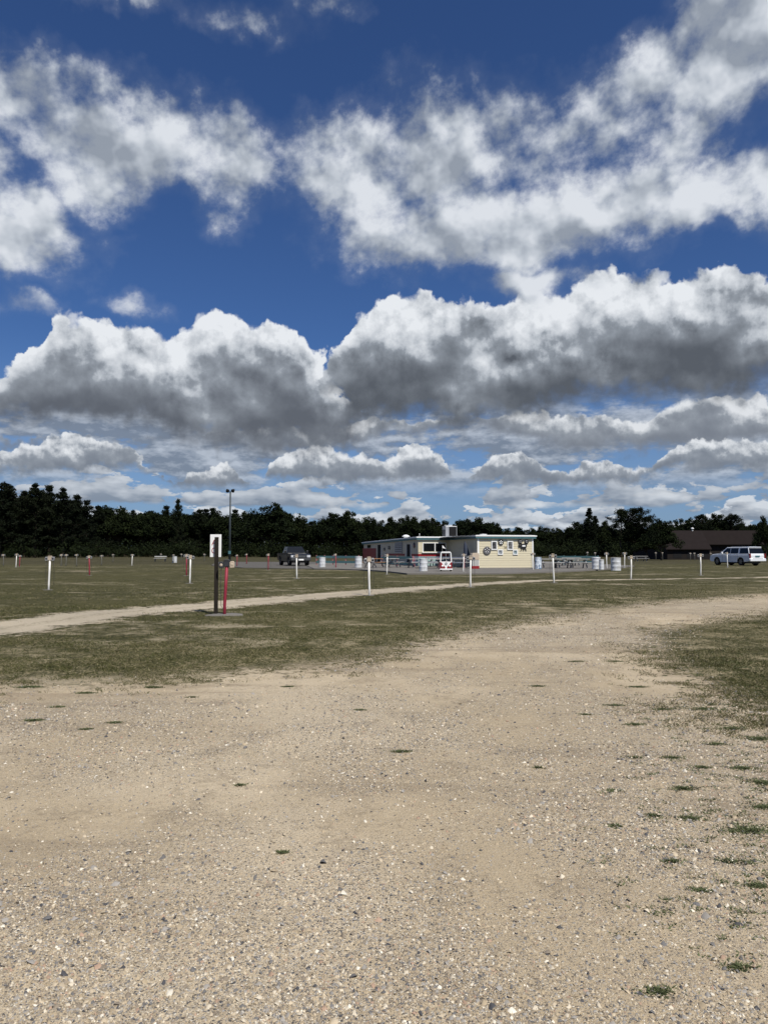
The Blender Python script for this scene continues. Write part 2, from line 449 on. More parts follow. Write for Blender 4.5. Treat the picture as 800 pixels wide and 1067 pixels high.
def axis(lo, hi, c, s, n):
    t = np.linspace(math.asinh((lo - c) / s), math.asinh((hi - c) / s), n)
    return c + s * np.sinh(t)
gx = axis(-1800, 1800, 0, 2.2, 561)
gy = axis(-300, 2200, 4.0, 1.8, 561)
XX, YY = np.meshgrid(gx, gy)
xs, ys = XX.ravel(), YY.ravel()
A_road = sdist(xs, ys, ROAD)
A_track = np.maximum(HALF - seg_dist(xs, ys, TRACK), HALF * 0.8 - seg_dist(xs, ys, TRACK2))
A_track = np.minimum(A_track, HALF) - np.clip((xs + 2) * 0.035, 0, 0.62)
def gravel_density(x, y, r):
    band = 0.5 + 0.5 * np.cos(r * 3.3 + 2.0 + 3.5 * (fbm(x * 0.25, y * 0.25 + 9, 2) - 0.5))
    return np.clip((fbm(x * 0.62 + 40, y * 0.45 + 3, 5, 0.6) - 0.47) * 3.2 + 0.30 * (band - 0.5) + 0.60, 0.12, 1)
coarse = gravel_density(xs, ys, A_road)
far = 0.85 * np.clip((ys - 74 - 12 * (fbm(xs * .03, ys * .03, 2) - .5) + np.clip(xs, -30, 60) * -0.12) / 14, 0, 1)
zs = relief_h(xs, ys)
nxv, nyv = len(gx), len(gy)
ii, jj = np.meshgrid(np.arange(nxv - 1), np.arange(nyv - 1))
q0 = (jj * nxv + ii).ravel()
quads = np.stack([q0, q0 + 1, q0 + 1 + nxv, q0 + nxv], 1)
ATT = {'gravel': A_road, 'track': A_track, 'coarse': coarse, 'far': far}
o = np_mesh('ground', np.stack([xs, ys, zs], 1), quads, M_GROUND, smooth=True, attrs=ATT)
tag(o, 'flat drive-in field of thin dry turf over pale sand', 'field', kind='structure')

def sheet(name, sel_vert, lift, label, cat):
    keep = sel_vert[quads].all(1)
    f = quads[keep]; used = np.unique(f); remap = np.full(len(xs), -1); remap[used] = np.arange(len(used))
    o = np_mesh(name, np.stack([xs[used], ys[used], zs[used] + lift], 1), remap[f], M_GROUND, smooth=True,
                attrs={k: v[used] for k, v in ATT.items()})
    tag(o, label, cat, kind='structure')
sheet('gravel_road', A_road > 0.25, 0.004, 'wide pale gravel drive sweeping right across the foreground', 'gravel road')
sheet('dirt_track', (A_track > 0.1) & (A_road < -0.5) & (ys < 60), 0.004, 'narrow sandy track crossing the turf behind the red post', 'dirt track')

def zg(x, y): return float(relief_h(np.array([x]), np.array([y]))[0])

# ------------------------------------------------------------------ loose stones of the drive
def view_points(n, dlo, dhi, power, marg=0.64):
    """random spots of the ground in front of the drive, denser near"""
    u = rng.random(n)
    if abs(power - 1) < 1e-6: d = dlo * (dhi / dlo) ** u
    else:
        k = 1 - power; d = (dlo ** k + u * (dhi ** k - dlo ** k)) ** (1 / k)
    x = (rng.random(n) * 2 - 1) * marg * d
    return x, d

def stones():
    P = []
    x1, y1 = view_points(730000, 1.5, 18.0, 1.2, 0.90)
    s1 = np.exp(rng.normal(math.log(0.0045), 0.46, len(x1))) * (0.75 + y1 * 0.060)
    x2, y2 = view_points(1800, 1.5, 22.0, 1.2, 0.90)
    s2 = np.exp(rng.normal(math.log(0.0125), 0.38, len(x2))) * (0.85 + y2 * 0.03)
    x = np.concatenate([x1, x2]); y = np.concatenate([y1, y2]); s = np.minimum(np.concatenate([s1, s2]), 0.023)
    r = sdist(x, y, ROAD)
    dens = np.clip(gravel_density(x, y, r), 0.07, 1.0)
    dens *= np.clip(0.05 + 1.3 * fbm(x * 3.5, y * 3.5, 3), 0, 1)
    keep = (rng.random(len(x)) < dens) & (r > -0.6 + rng.random(len(x)) * 0.9)
    x, y, s = x[keep], y[keep], s[keep]
    n = len(x)
    base = np.array([[1, 0, 0], [0.2, 1, 0], [-0.9, 0.35, 0], [-0.4, -0.9, 0], [0.6, -0.75, 0], [0.15, 0.1, 0.75], [-0.25, -0.2, 0.6]], float)
    tris = np.array([[0, 1, 5], [1, 6, 5], [1, 2, 6], [2, 3, 6], [3, 4, 6], [4, 5, 6], [4, 0, 5]])
    V = base[None] * (1 + rng.normal(0, 0.20, (n, 7, 3)))
    V[:, :5, 2] = 0.02 + rng.normal(0, 0.12, (n, 5))
    flat = rng.uniform(0.55, 1.2, n); el = rng.uniform(0.42, 0.95, n)
    V[:, :, 1] *= el[:, None]; V[:, :, 2] *= flat[:, None]
    V[:, :, 2] += V[:, :, 0] * rng.normal(0, .28, (n, 1)) + V[:, :, 1] * rng.normal(0, .28, (n, 1))
    a = rng.random(n) * 2 * math.pi; ca, sa = np.cos(a)[:, None], np.sin(a)[:, None]
    vx = V[:, :, 0] * ca - V[:, :, 1] * sa; vy = V[:, :, 0] * sa + V[:, :, 1] * ca
    sz = s[:, None]
    W = np.stack([vx * sz + x[:, None], vy * sz + y[:, None], V[:, :, 2] * sz + relief_h(x, y)[:, None] + 0.004], 2)
    pal = np.array([[.40, .325, .22], [.50, .42, .30], [.60, .53, .41], [.27, .225, .17], [.16, .155, .15], [.32, .30, .27], [.40, .28, .20], [.72, .67, .56], [.075, .075, .08]])
    pr = np.array([.20, .16, .11, .16, .12, .17, .04, .045, .05]); pr = pr / pr.sum()
    c = pal[rng.choice(len(pal), n, p=pr)] * rng.uniform(0.85, 1.12, (n, 1))
    c = np.clip(np.concatenate([c, np.ones((n, 1))], 1), 0, 1)
    F = (tris[None] + (np.arange(n) * 7)[:, None, None]).reshape(-1, 3)
    mt, b = new_mat('stone'); p = worldpos()
    nn = noise(p, 160.0, 3, 0.6, '3D')
    _set(b.inputs['Base Color'], mixc(1.0, attr('tint', 'Color'), mixc(nn, (0.8, 0.8, 0.8), (1.12, 1.11, 1.1)), 'MULTIPLY'))
    b.inputs['Roughness'].default_value = 0.85; b.inputs['Specular IOR Level'].default_value = 0.3
    o = np_mesh('gravel_stones', W.reshape(-1, 3), F, mt, cattr=('tint', np.repeat(c, 7, 0)))
    tag(o, 'loose pale and grey stones scattered over the gravel drive', 'gravel', kind='stuff')
stones()

# ------------------------------------------------------------------ blades of grass
M_grass, _b = new_mat('grass_blade')
_p = worldpos(); _n = noise(_p, 0.9, 4, 0.6, '3D')
_set(_b.inputs['Base Color'], mixc(1.0, attr('tint', 'Color'), mixc(_n, (0.75, 0.78, 0.75), (1.2, 1.18, 1.2)), 'MULTIPLY'))
_b.inputs['Roughness'].default_value = 0.7; _b.inputs['Specular IOR Level'].default_value = 0.2

def blades(name, x, y, hgt, wid, lean, col, label, cat):
    n = len(x)
    a = rng.random(n) * 2 * math.pi; f = rng.random(n) * 2 * math.pi
    wx, wy = np.cos(a) * wid, np.sin(a) * wid
    lx, ly = np.cos(f) * lean * hgt, np.sin(f) * lean * hgt
    z = relief_h(x, y) - 0.002
    V = np.zeros((n, 4, 3))
    V[:, 0] = np.stack([x - wx, y - wy, z], 1); V[:, 1] = np.stack([x + wx, y + wy, z], 1)
    V[:, 2] = np.stack([x + lx * 0.45 + wx * 0.6, y + ly * 0.45 + wy * 0.6, z + hgt * 0.65], 1)
    V[:, 3] = np.stack([x + lx, y + ly, z + hgt], 1)
    F = (np.array([[0, 1, 2], [0, 2, 3]])[None] + (np.arange(n) * 4)[:, None, None]).reshape(-1, 3)
    c = np.concatenate([np.clip(col, 0, 1), np.ones((n, 1))], 1)
    o = np_mesh(name, V.reshape(-1, 3), F, M_grass, cattr=('tint', np.repeat(c, 4, 0)))
    tag(o, label, cat, kind='stuff')

def grass():
    x, y = view_points(1150000, 4.5, 42.0, 1.35, 0.82)
    r = -sdist(x, y, ROAD); t = HALF - seg_dist(x, y, TRACK)
    n1 = fbm(x * 1.1 + 9, y * 1.1, 4, 0.6); n2 = fbm(x * 5.0, y * 5.0 + 70, 3)
    r = r + 0.15 + 1.2 * np.clip((x - 3) / 2.5, 0, 1) * np.clip((y - 5) / 2.5, 0, 1) * np.clip((17 - y) / 4, 0, 1)
    cov = np.clip((r + 0.3 + (n1 - .5) * 3.5 + (n2 - 0.5) * 2.5) / 1.3, 0, 1)
    cov = cov * np.clip((r + 1.2) / 1.2, 0, 1)
    cov *= np.clip((-t + 0.2 + (n1 - .5) * 1.6 + (n2 - .5)) * 2.0, 0, 1)
    n4 = fbm(x * 0.22 + 50, y * 0.5, 4, 0.6)
    cov *= np.clip((n2 * 0.35 + n1 * 0.45 + n4 * 0.6 - 0.60) * 5.0, 0.04, 1) * np.clip(1.2 - y / 35.0, 0.0, 1)
    # small mats of weed out on the stones at the right
    k = rng.random(len(x)) < cov
    x, y, n1, n2 = x[k], y[k], n1[k], n2[k]
    n = len(x)
    far_ = y / 10.0
    h = rng.uniform(0.008, 0.028, n) * (0.7 + 0.7 * n2) * np.clip(0.8 + 0.25 * far_, 1, 1.8)
    w = rng.uniform(0.0020, 0.0038, n) * np.clip(far_, 0.8, 3.0)
    pick = rng.random((n, 1))
    g1 = np.array([0.048, 0.058, 0.015]); g2 = np.array([0.086, 0.086, 0.029]); g3 = np.array([0.22, 0.19, 0.105])
    mixn = np.clip((n2 * 0.5 + n1 * 0.5 + rng.normal(0, .12, n) - 0.38) * 4, 0, 1)[:, None]
    c = g1 * (1 - mixn) + g2 * mixn
    dry = pick < (0.13 + 0.30 * (n1[:, None] > 0.56))
    c = np.where(dry, g3 * rng.uniform(0.7, 1.15, (n, 1)), c)
    blades('grass', x, y, h, w, rng.uniform(0.3, 1.6, n), c, 'short thin turf with straw coloured blades beside the gravel drive', 'grass')
    # mats of dark weed on the gravel
    cx, cy = [], []
    spots = [(418, 784, .10), (294, 889, .05), (778, 866, .16), (720, 852, .10), (712, 822, .10), (770, 1009, .07), (688, 1037, .07), (640, 824, .06),
             (700, 790, .10), (735, 740, .16), (760, 760, .13), (790, 770, .15), (660, 755, .1), (690, 740, .1), (640, 735, .11), (610, 745, .07), (665, 715, .12),
             (560, 715, .10), (640, 690, .13), (375, 741, .08), (660, 790, .06), (730, 800, .08), (775, 800, .12), (795, 815, .12), (745, 775, .10),
             (680, 850, .05), (640, 860, .04), (795, 840, .10), (760, 900, .06), (730, 930, .05), (790, 925, .08), (700, 900, .05), (250, 817, .05), (60, 738, .10),
             (35, 752, .14), (120, 755, .1), (90, 762, .08), (160, 715, .12), (90, 722, .14), (30, 716, .16), (200, 727, .08), (300, 715, .1), (560, 800, .04), (600, 690, .12)]
    for (px, py, rr) in spots:
        gx_, gy_ = ground(px, py); k = int(120 + 6500 * rr * rr * 10); rr = rr * (0.6 if px < 560 else 0.85)
        a = rng.random(k) * 6.283; q = rr * rng.normal(0, 0.55, k)
        cx.append(gx_ + np.cos(a) * q * 1.25); cy.append(gy_ + np.sin(a) * q * 0.6)
    # many small seedlings scattered at the right hand edge
    for _ in range(1700):
        px = rng.uniform(600, 850); py = rng.uniform(660, 1000)
        if rng.random() > ((px - 600) / 250) * (1.0 - (py - 660) / 420): continue
        gx_, gy_ = ground(px, py); rr = rng.uniform(.015, .06); k = int(20 + 9000 * rr * rr); a = rng.random(k) * 6.283; q = rr * rng.random(k) ** .6
        cx.append(gx_ + np.cos(a) * q * 1.6); cy.append(gy_ + np.sin(a) * q * 0.7)
    x = np.concatenate(cx); y = np.concatenate(cy); n = len(x)
    c = np.array([0.085, 0.100, 0.044]) * rng.uniform(0.6, 1.5, (n, 1))
    blades('weed_mats', x, y, rng.uniform(0.006, 0.018, n), rng.uniform(0.003, 0.006, n), rng.uniform(0.6, 2.0, n), c,
           'small low mats of dark green weed on the gravel', 'weeds')
grass()

# ------------------------------------------------------------------ trees
def leaf_mat(name, a, b_, trans=0.0):
    mt, b = new_mat(name)
    n = noise(worldpos(), 0.5, 3, 0.6, '3D')
    r = E.nt.nodes.new('ShaderNodeObjectInfo')
    c = mixc(smooth(n, 0.35, 0.65), a, b_)
    c = mixc(1.0, c, mixc(E(r.outputs['Random']), (0.72, 0.76, 0.76), (1.2, 1.15, 1.05)), 'MULTIPLY')
    _set(b.inputs['Base Color'], c)
    b.inputs['Roughness'].default_value = 0.85; b.inputs['Specular IOR Level'].default_value = 0.08
    return mt
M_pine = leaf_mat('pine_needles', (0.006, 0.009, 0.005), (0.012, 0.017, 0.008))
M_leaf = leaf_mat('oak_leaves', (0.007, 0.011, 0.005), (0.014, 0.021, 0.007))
M_bark = paint('bark', (0.055, 0.044, 0.034), 0.9, 0.3, 2.0, spec=0.1)

def clump_faces(cen, rad, n, size, flat=0.7):
    """n small leaf sprays inside an ellipsoid"""
    d = rng.normal(size=(n, 3)); d /= np.linalg.norm(d, axis=1)[:, None]
    p = cen + d * (rng.random((n, 1)) ** 0.45) * rad * np.array([1, 1, flat])
    a = rng.normal(size=(n, 3)); a /= np.linalg.norm(a, axis=1)[:, None]
    b = np.cross(a, rng.normal(size=(n, 3))); b /= np.linalg.norm(b, axis=1)[:, None] + 1e-9
    s = size * rng.uniform(0.55, 1.35, (n, 1))
    return np.stack([p - a * s, p + b * s * 0.7, p + a * s * 0.9 - b * s * 0.2], 1)

def tube_np(path, radii, k=6):
    V, F = [], []
    path = [Vector(p) for p in path]
    for i, p in enumerate(path):
        d = (path[min(i + 1, len(path) - 1)] - path[max(i - 1, 0)]).normalized()
        s = d.orthogonal().normalized(); t = d.cross(s)
        for j in range(k):
            a = 2 * math.pi * j / k
            V.append(p + (s * math.cos(a) + t * math.sin(a)) * radii[i])
    for i in range(len(path) - 1):
        for j in range(k):
            F.append((i * k + j, i * k + (j + 1) % k, (i + 1) * k + (j + 1) % k, (i + 1) * k + j))
    return V, F

def merge_tubes(L):
    V, F = [], []
    for v, f in L:
        o = len(V); V += [tuple(q) for q in v]; F += [tuple(i + o for i in q) for q in f]
    return np.array(V), np.array(F)

def proto_tree(kind, H, seed):
    global rng
    rng = np.random.default_rng(seed)
    tubes, leaves = [], []
    lean = rng.normal(0, 0.02, 2)
    def axisp(z): return np.array([lean[0] * z + 0.15 * math.sin(z * 0.5 + seed), lean[1] * z, z])
    zz = np.linspace(0, H * (0.97 if kind != 'broad' else 0.72), 9)
    tubes.append(tube_np([axisp(z) for z in zz], [max(0.03, 0.022 * H * (1 - z / H) ** 0.8) for z in zz]))
    if kind == 'pine':          # tall irregular white pine: tiers of flat sprays with gaps
        z = H * rng.uniform(0.10, 0.22)
        while z < H * 0.97:
            f = z / H
            R_ = H * (0.27 * (1 - f) ** 0.75 + 0.012) * rng.uniform(0.55, 1.3)
            nb = int(rng.integers(3, 6))
            a0 = rng.random() * 6.28
            for b in range(nb):
                a = a0 + b * 6.28 / nb + rng.normal(0, 0.3); L = R_ * rng.uniform(0.45, 1.3)
                up = L * (0.10 + 0.40 * f)
                s = axisp(z); e = s + np.array([math.cos(a) * L, math.sin(a) * L, up])
                tubes.append(tube_np([s, (s + e) / 2 + np.array([0, 0, -0.05 * L]), e], [0.008 * H * (1 - f) + .02, .03, .015], 4))
                for t in np.arange(0.25, 1.05, 0.17 if L > 1.5 else 0.3):
                    c = s + (e - s) * t
                    leaves.append(clump_faces(c, (0.30 + 0.22 * L * (1.15 - t)) * rng.uniform(.8, 1.3) + 0.14, 34, 0.21, 0.62))
            z += H * rng.uniform(0.022, 0.060)
        leaves.append(clump_faces(axisp(H * 0.955), 0.42, 40, 0.17, 1.3))
    elif kind == 'spruce':      # narrow dense cone
        z = H * 0.05
        while z < H:
            f = z / H; R_ = H * 0.24 * (1 - f) + 0.10
            for b in range(7):
                a = rng.random() * 6.28; L = R_ * rng.uniform(0.7, 1.15)
                s = axisp(z); e = s + np.array([math.cos(a) * L, math.sin(a) * L, -0.12 * L])
                for t in (0.35, 0.7, 1.0): leaves.append(clump_faces(s + (e - s) * t, 0.28 + 0.18 * L * (1.1 - t), 16, 0.19, 0.55))
            z += H * 0.032
    elif kind == 'tuft':        # pine with a long bare stem and a rounded tufted head
        z = H * 0.45
        for b in range(44):
            z = H * rng.uniform(0.36, 0.93); f = (z / H - .36) / .57
            R_ = H * 0.26 * math.sqrt(max(0.05, 1 - (2 * f - 0.9) ** 2 * 0.9)); a = rng.random() * 6.28; L = R_ * rng.uniform(0.5, 1.1)
            s = axisp(z - 0.25 * L); e = s + np.array([math.cos(a) * L, math.sin(a) * L, L * 0.45])
            tubes.append(tube_np([s, (s + e) / 2, e], [.06, .045, .02], 4))
            for t in (0.55, 0.8, 1.02): leaves.append(clump_faces(s + (e - s) * t, H * 0.062 * rng.uniform(.7, 1.35), 60, 0.20, 0.8))
    else:                       # broad leaved: forked stem with a domed crown made of uneven lobes
        ncl = 150
        for b in range(ncl):
            d = rng.normal(size=3); d /= np.linalg.norm(d); d[2] = abs(d[2]) * 1.1 - 0.32
            q = rng.random() ** 0.42
            lob = 1 + 0.26 * math.sin(3 * math.atan2(d[1], d[0]) + seed) + 0.16 * math.sin(5 * d[2] + seed * 2)
            c = np.array([0, 0, H * 0.50]) + d * q * lob * np.array([H * 0.36, H * 0.36, H * 0.40])
            c[2] = max(c[2], H * 0.10)
            s = axisp(min(H * 0.75, max(H * 0.15, c[2] * 0.7)))
            if b % 3 == 0: tubes.append(tube_np([s, (s + c) / 2 + np.array([0, 0, 0.2]), c], [.012 * H, .06, .02], 4))
            leaves.append(clump_faces(c, H * 0.078 * rng.uniform(.65, 1.4), 90, 0.25, 0.85))
    T = np.concatenate(leaves); n = len(T)
    return merge_tubes(tubes), (T.reshape(-1, 3), np.arange(n * 3).reshape(n, 3)), H

PROTO = {}
def get_proto(kind, k):
    key = (kind, k)
    if key not in PROTO:
        H = {'pine': 15.0, 'spruce': 12.0, 'tuft': 13.0, 'broad': 11.0}[kind]
        tb, lf, H = proto_tree(kind, H, 100 + 13 * k + {'pine': 1, 'spruce': 2, 'tuft': 3, 'broad': 4}[kind])
        PROTO[key] = (tb, lf, H, [None])
    return PROTO[key]
TREE_NAME = {'pine': 'pine_tree', 'spruce': 'spruce_tree', 'tuft': 'pine_tree', 'broad': 'broadleaf_tree'}
TREE_N = {'pine': 5, 'spruce': 3, 'tuft': 3, 'broad': 5}
TREE_GEN = {'pine': ('dark irregular pine standing in the treeline behind the field', 'pines of the treeline'),
            'spruce': ('narrow pointed conifer standing in the treeline behind the field', 'pointed conifers of the treeline'),
            'tuft': ('bare stemmed pine with a tufted head in the treeline', 'tufted pines of the treeline'),
            'broad': ('round topped leafy tree standing in the treeline behind the field', 'leafy trees of the treeline')}
def plant(kind, x, y, top, wide=1.0, label=None, cat='tree', group=None):
    k = random.randrange(TREE_N[kind])
    tb, lf, H, cache = get_proto(kind, k)
    root = empty(TREE_NAME[kind], (x, y, -0.05), random.random() * 6.28)
    s = top / (H * (0.93 if kind == 'broad' else 1.0)); root.scale = (s * wide, s * wide, s)
    lab, grp = TREE_GEN[kind]
    tag(root, label or lab, cat, group or (None if label else grp))
    if cache[0] is None:
        t = np_mesh('trunk', tb[0], tb[1], M_bark, root, smooth=True)
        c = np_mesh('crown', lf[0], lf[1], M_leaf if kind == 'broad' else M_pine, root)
        cache[0] = (t.data, c.data)
    else:
        for nm, d in zip(('trunk', 'crown'), cache[0]):
            q = bpy.data.objects.new(nm, d); COL.objects.link(q); q.parent = root
    return root

def by_px(kind, px, py, Y, wide=1.0, **kw):
    plant(kind, xat(px, Y), Y, zat(py, Y), wide, **kw)

# front row: (kind, pixel column, pixel row of the top, distance)
front = [
 ('pine', -62, 500, 168, 1.0), ('pine', -38, 505, 172, 1.0), ('pine', -18, 498, 165, 1.1),
 ('pine', 0, 500, 165, 1.1), ('pine', 13, 503, 172, 1.0), ('pine', 26, 509, 170, .9), ('pine', 38, 502, 168, 1.1), ('pine', 52, 503, 172, .9),
 ('pine', 67, 506, 168, 1.1), ('pine', 79, 513, 172, .9), ('pine', 90, 519, 175, .9), ('pine', 101, 525, 190, 1.1), ('broad', 113, 526, 195, 1.0),
 ('broad', 125, 525, 195, 1.0), ('pine', 139, 530, 200, 1.0), ('broad', 150, 527, 195, 1.1), ('broad', 163, 527, 195, 1.0), ('pine', 174, 525, 200, 1.0),
 ('broad', 197, 529, 205, 1.1), ('pine', 209, 529, 200, 1.0), ('pine', 222, 529, 205, 1.0), ('broad', 231, 528, 200, 1.0),
 ('pine', 245, 529, 205, 1.0), ('broad', 259, 532, 200, .9), ('pine', 213, 530, 215, 1.1),
 ('broad', 283, 524, 185, 1.25), ('broad', 298, 527, 190, 1.0), ('broad', 312, 535, 195, .8), ('broad', 326, 540, 200, 1.0), ('broad', 345, 531, 190, 1.0),
 ('broad', 361, 529, 192, 1.1), ('broad', 377, 535, 185, 1.0), ('broad', 391, 539, 180, .9), ('broad', 408, 536, 195, 0.8), ('broad', 420, 537, 200, 0.9), ('broad', 433, 535, 195, 1.0),
 ('broad', 447, 539, 200, .9), ('broad', 461, 540, 200, .9), ('broad', 472, 544, 205, .8), ('broad', 483, 540, 195, 1.0), ('broad', 498, 536, 190, 1.2), ('broad', 512, 542, 195, .9),
 ('broad', 524, 548, 205, 1.1), ('broad', 538, 547, 210, 1.2), ('broad', 552, 550, 215, 1.3), ('broad', 567, 548, 215, 1.3), ('broad', 581, 548, 215, 1.1), ('broad', 592, 549, 210, 1.0),
 ('broad', 602, 543, 205, 1.0), ('spruce', 622, 537, 195, 1.3), ('broad', 631, 540, 195, .8),
 ('broad', 657, 538, 200, .8), ('broad', 689, 540, 185, 1.0), ('broad', 700, 544, 190, .9), ('broad', 711, 538, 195, 1.0), ('broad', 723, 539, 190, .9),
 ('tuft', 730, 534, 180, 1.0), ('broad', 744, 532, 182, 1.0), ('broad', 756, 541, 190, .8), ('broad', 777, 543, 190, .9), ('broad', 770, 540, 195, .8),
 ('broad', 815, 535, 150, 1.0), ('broad', 838, 530, 140, 1.1), ('pine', 865, 520, 150, 1.1), ('broad', 895, 525, 150, 1.1),
]
special = [
 ('pine', 186.5, 518, 190, .55, 'lone spire topped conifer rising above the left treeline between two pale posts'),
 ('spruce', 611, 529, 190, 1.25, 'tall pointed tree right of the cream building, first peak of the group of three'),
 ('tuft', 646, 528, 180, 1.0, 'tall tufted pine beyond the wide white drum, left one of a pair'),
 ('tuft', 667, 526, 178, 1.05, 'tall tufted pine beyond the wide white drum, right one of a pair'),
 ('tuft', 762.5, 533, 178, .9, 'tufted pine poking up behind the barn roof above the white car'),
 ('tuft', 676, 536, 176, .8, 'short tufted pine just left of the brown barn'),
]
for kd, px, py, Y, w_ in front: by_px(kd, px, py, Y, w_)
for kd, px, py, Y, w_, lab in special: by_px(kd, px, py, Y, w_, label=lab)
by_px('broad', 687, 543, 118, 1.0, label='dark leafy tree hiding the left end of the brown barn')
by_px('broad', 673, 556, 124, 1.2, label='low dark tree left of the brown barn behind the lone pale table')
by_px('broad', 797, 537, 112, 0.62, label='dark leafy tree standing in front of the right end of the brown barn')
# rows behind, lower, that close the wood
def profile(px):
    P = [(-90, 508), (0, 508), (80, 516), (92, 528), (200, 532), (265, 536), (285, 531), (320, 541), (350, 537), (400, 544), (430, 541), (500, 545), (515, 550), (590, 552), (610, 545), (640, 545), (680, 545), (760, 545), (800, 540), (900, 530)]
    for (a, ya), (b, yb) in zip(P, P[1:]):
        if a <= px <= b: return ya + (yb - ya) * (px - a) / (b - a)
    return 535
px = -90
while px < 900:
    Y = random.uniform(218, 238)
    by_px(random.choice(['pine', 'pine', 'broad']) if px < 270 else random.choice(['broad', 'broad', 'broad', 'pine']), px, profile(px) + random.uniform(0, 6), Y, random.uniform(1.0, 1.3))
    px += random.uniform(9, 15)
# understorey: shrubs that nobody could tell apart
def understorey():
    L = []
    r2 = np.random.default_rng(5)
    global rng; rng = r2
    px = -110
    while px < 930:
        for _ in range(2):
            Y = rng.uniform(172, 212) if px > 95 else rng.uniform(160, 195)
            if px > 680: Y += 12
            h = rng.uniform(1.8, 4.8)
            L.append(clump_faces(np.array([xat(px + rng.uniform(-4, 4), Y), Y, h * 0.48]), h * 0.6, int(190 * h / 3), 0.28, 0.85))
        px += 3.6
    # a second, far wood that closes every gap down to the ground
    for px in np.arange(-260, 1060, 5.5):
        Y = rng.uniform(245, 262); h = max(4.0, zat(profile(px) + 9, Y)) * rng.uniform(0.85, 1.05)
        for f in (0.15, 0.42, 0.68, 0.88):
            L.append(clump_faces(np.array([xat(px, Y), Y, h * f]), 3.0 * (1.15 - f * .5), 170, 0.5, 0.8))
    T = np.concatenate(L); n = len(T); T[:, :, 2] = np.maximum(T[:, :, 2], -0.1)
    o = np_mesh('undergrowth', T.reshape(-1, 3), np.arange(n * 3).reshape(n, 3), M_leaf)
    tag(o, 'dark mass of shrubs and far woodland closing the gaps between the tree trunks', 'woodland', kind='stuff')
understorey()

# ------------------------------------------------------------------ mesh collector
class MB:
    def __init__(s): s.v = []; s.f = []; s.sm = []
    def add(s, V, F, smooth=False):
        o = len(s.v); s.v += [tuple(p) for p in V]; s.f += [tuple(i + o for i in f) for f in F]; s.sm += [smooth] * len(F); return s
    def box(s, x0, x1, y0, y1, z0, z1):
        V = [(x0, y0, z0), (x1, y0, z0), (x1, y1, z0), (x0, y1, z0), (x0, y0, z1), (x1, y0, z1), (x1, y1, z1), (x0, y1, z1)]
        return s.add(V, [(0, 3, 2, 1), (4, 5, 6, 7), (0, 1, 5, 4), (1, 2, 6, 5), (2, 3, 7, 6), (3, 0, 4, 7)])
    def bar(s, a, b, w, h=None, up=(0, 0, 1)):
        a, b = Vector(a), Vector(b); h = h or w; d = (b - a).normalized(); u = Vector(up)
        if abs(d.dot(u)) > 0.99: u = Vector((1, 0, 0))
        r = d.cross(u).normalized() * w / 2; q = r.cross(d).normalized() * h / 2
        V = [a - r - q, a + r - q, a + r + q, a - r + q, b - r - q, b + r - q, b + r + q, b - r + q]
        return s.add(V, [(0, 3, 2, 1), (4, 5, 6, 7), (0, 1, 5, 4), (1, 2, 6, 5), (2, 3, 7, 6), (3, 0, 4, 7)])
    def tube(s, path, rad, k=10, cap=True):
        if not isinstance(rad, (list, tuple)): rad = [rad] * len(path)
        V, F = tube_np(path, rad, k); s.add(V, F, True)
        if cap:
            o = len(s.v) - len(V); n = len(path)
            s.f += [tuple(o + i for i in range(k))[::-1], tuple(o + (n - 1) * k + i for i in range(k))]; s.sm += [False, False]
        return s
    def lathe(s, prof, k=20, c=(0, 0, 0), ax='z'):
        V, F = [], []
        for r, z in prof:
            for j in range(k):
                a = 2 * math.pi * j / k; p = (r * math.cos(a), r * math.sin(a), z)
                if ax == 'y': p = (p[0], p[2], p[1])
                if ax == 'x': p = (p[2], p[0], p[1])
                V.append((p[0] + c[0], p[1] + c[1], p[2] + c[2]))
        for i in range(len(prof) - 1):
            for j in range(k): F.append((i * k + j, i * k + (j + 1) % k, (i + 1) * k + (j + 1) % k, (i + 1) * k + j))
        return s.add(V, F, True)
    def prism(s, P, t0, t1, plane='xz', top=None):
        """polygon P extruded between t0 and t1 along the third axis; top = other outline at t1"""
        Q = top or P; n = len(P)
        def mk(p, t): return {'xz': (p[0], t, p[1]), 'xy': (p[0], p[1], t), 'yz': (t, p[0], p[1])}[plane]
        V = [mk(p, t0) for p in P] + [mk(p, t1) for p in Q]
        return s.add(V, [tuple(range(n)), tuple(range(2 * n - 1, n - 1, -1))] + [(i, i + n, (i + 1) % n + n, (i + 1) % n) for i in range(n)])
    def quad(s, *P): return s.add(P, [tuple(range(len(P)))])
    def build(s, name, mat, parent=None, bevel=0.0):
        me = bpy.data.meshes.new(name); me.from_pydata(s.v, [], s.f)
        me.polygons.foreach_set('use_smooth', s.sm)
        bm = bmesh.new(); bm.from_mesh(me)
        bmesh.ops.recalc_face_normals(bm, faces=bm.faces); bm.to_mesh(me); bm.free()
        o = link_mesh(name, me, mat, parent)
        if bevel:
            mo = o.modifiers.new('bevel', 'BEVEL'); mo.width = bevel; mo.segments = 2; mo.limit_method = 'ANGLE'; mo.angle_limit = R(40)
        return o

def copy_tree(o, parent=None):
    c = o.copy(); COL.objects.link(c)
    if parent is not None: c.parent = parent
    for ch in list(o.children): copy_tree(ch, c)
    return c

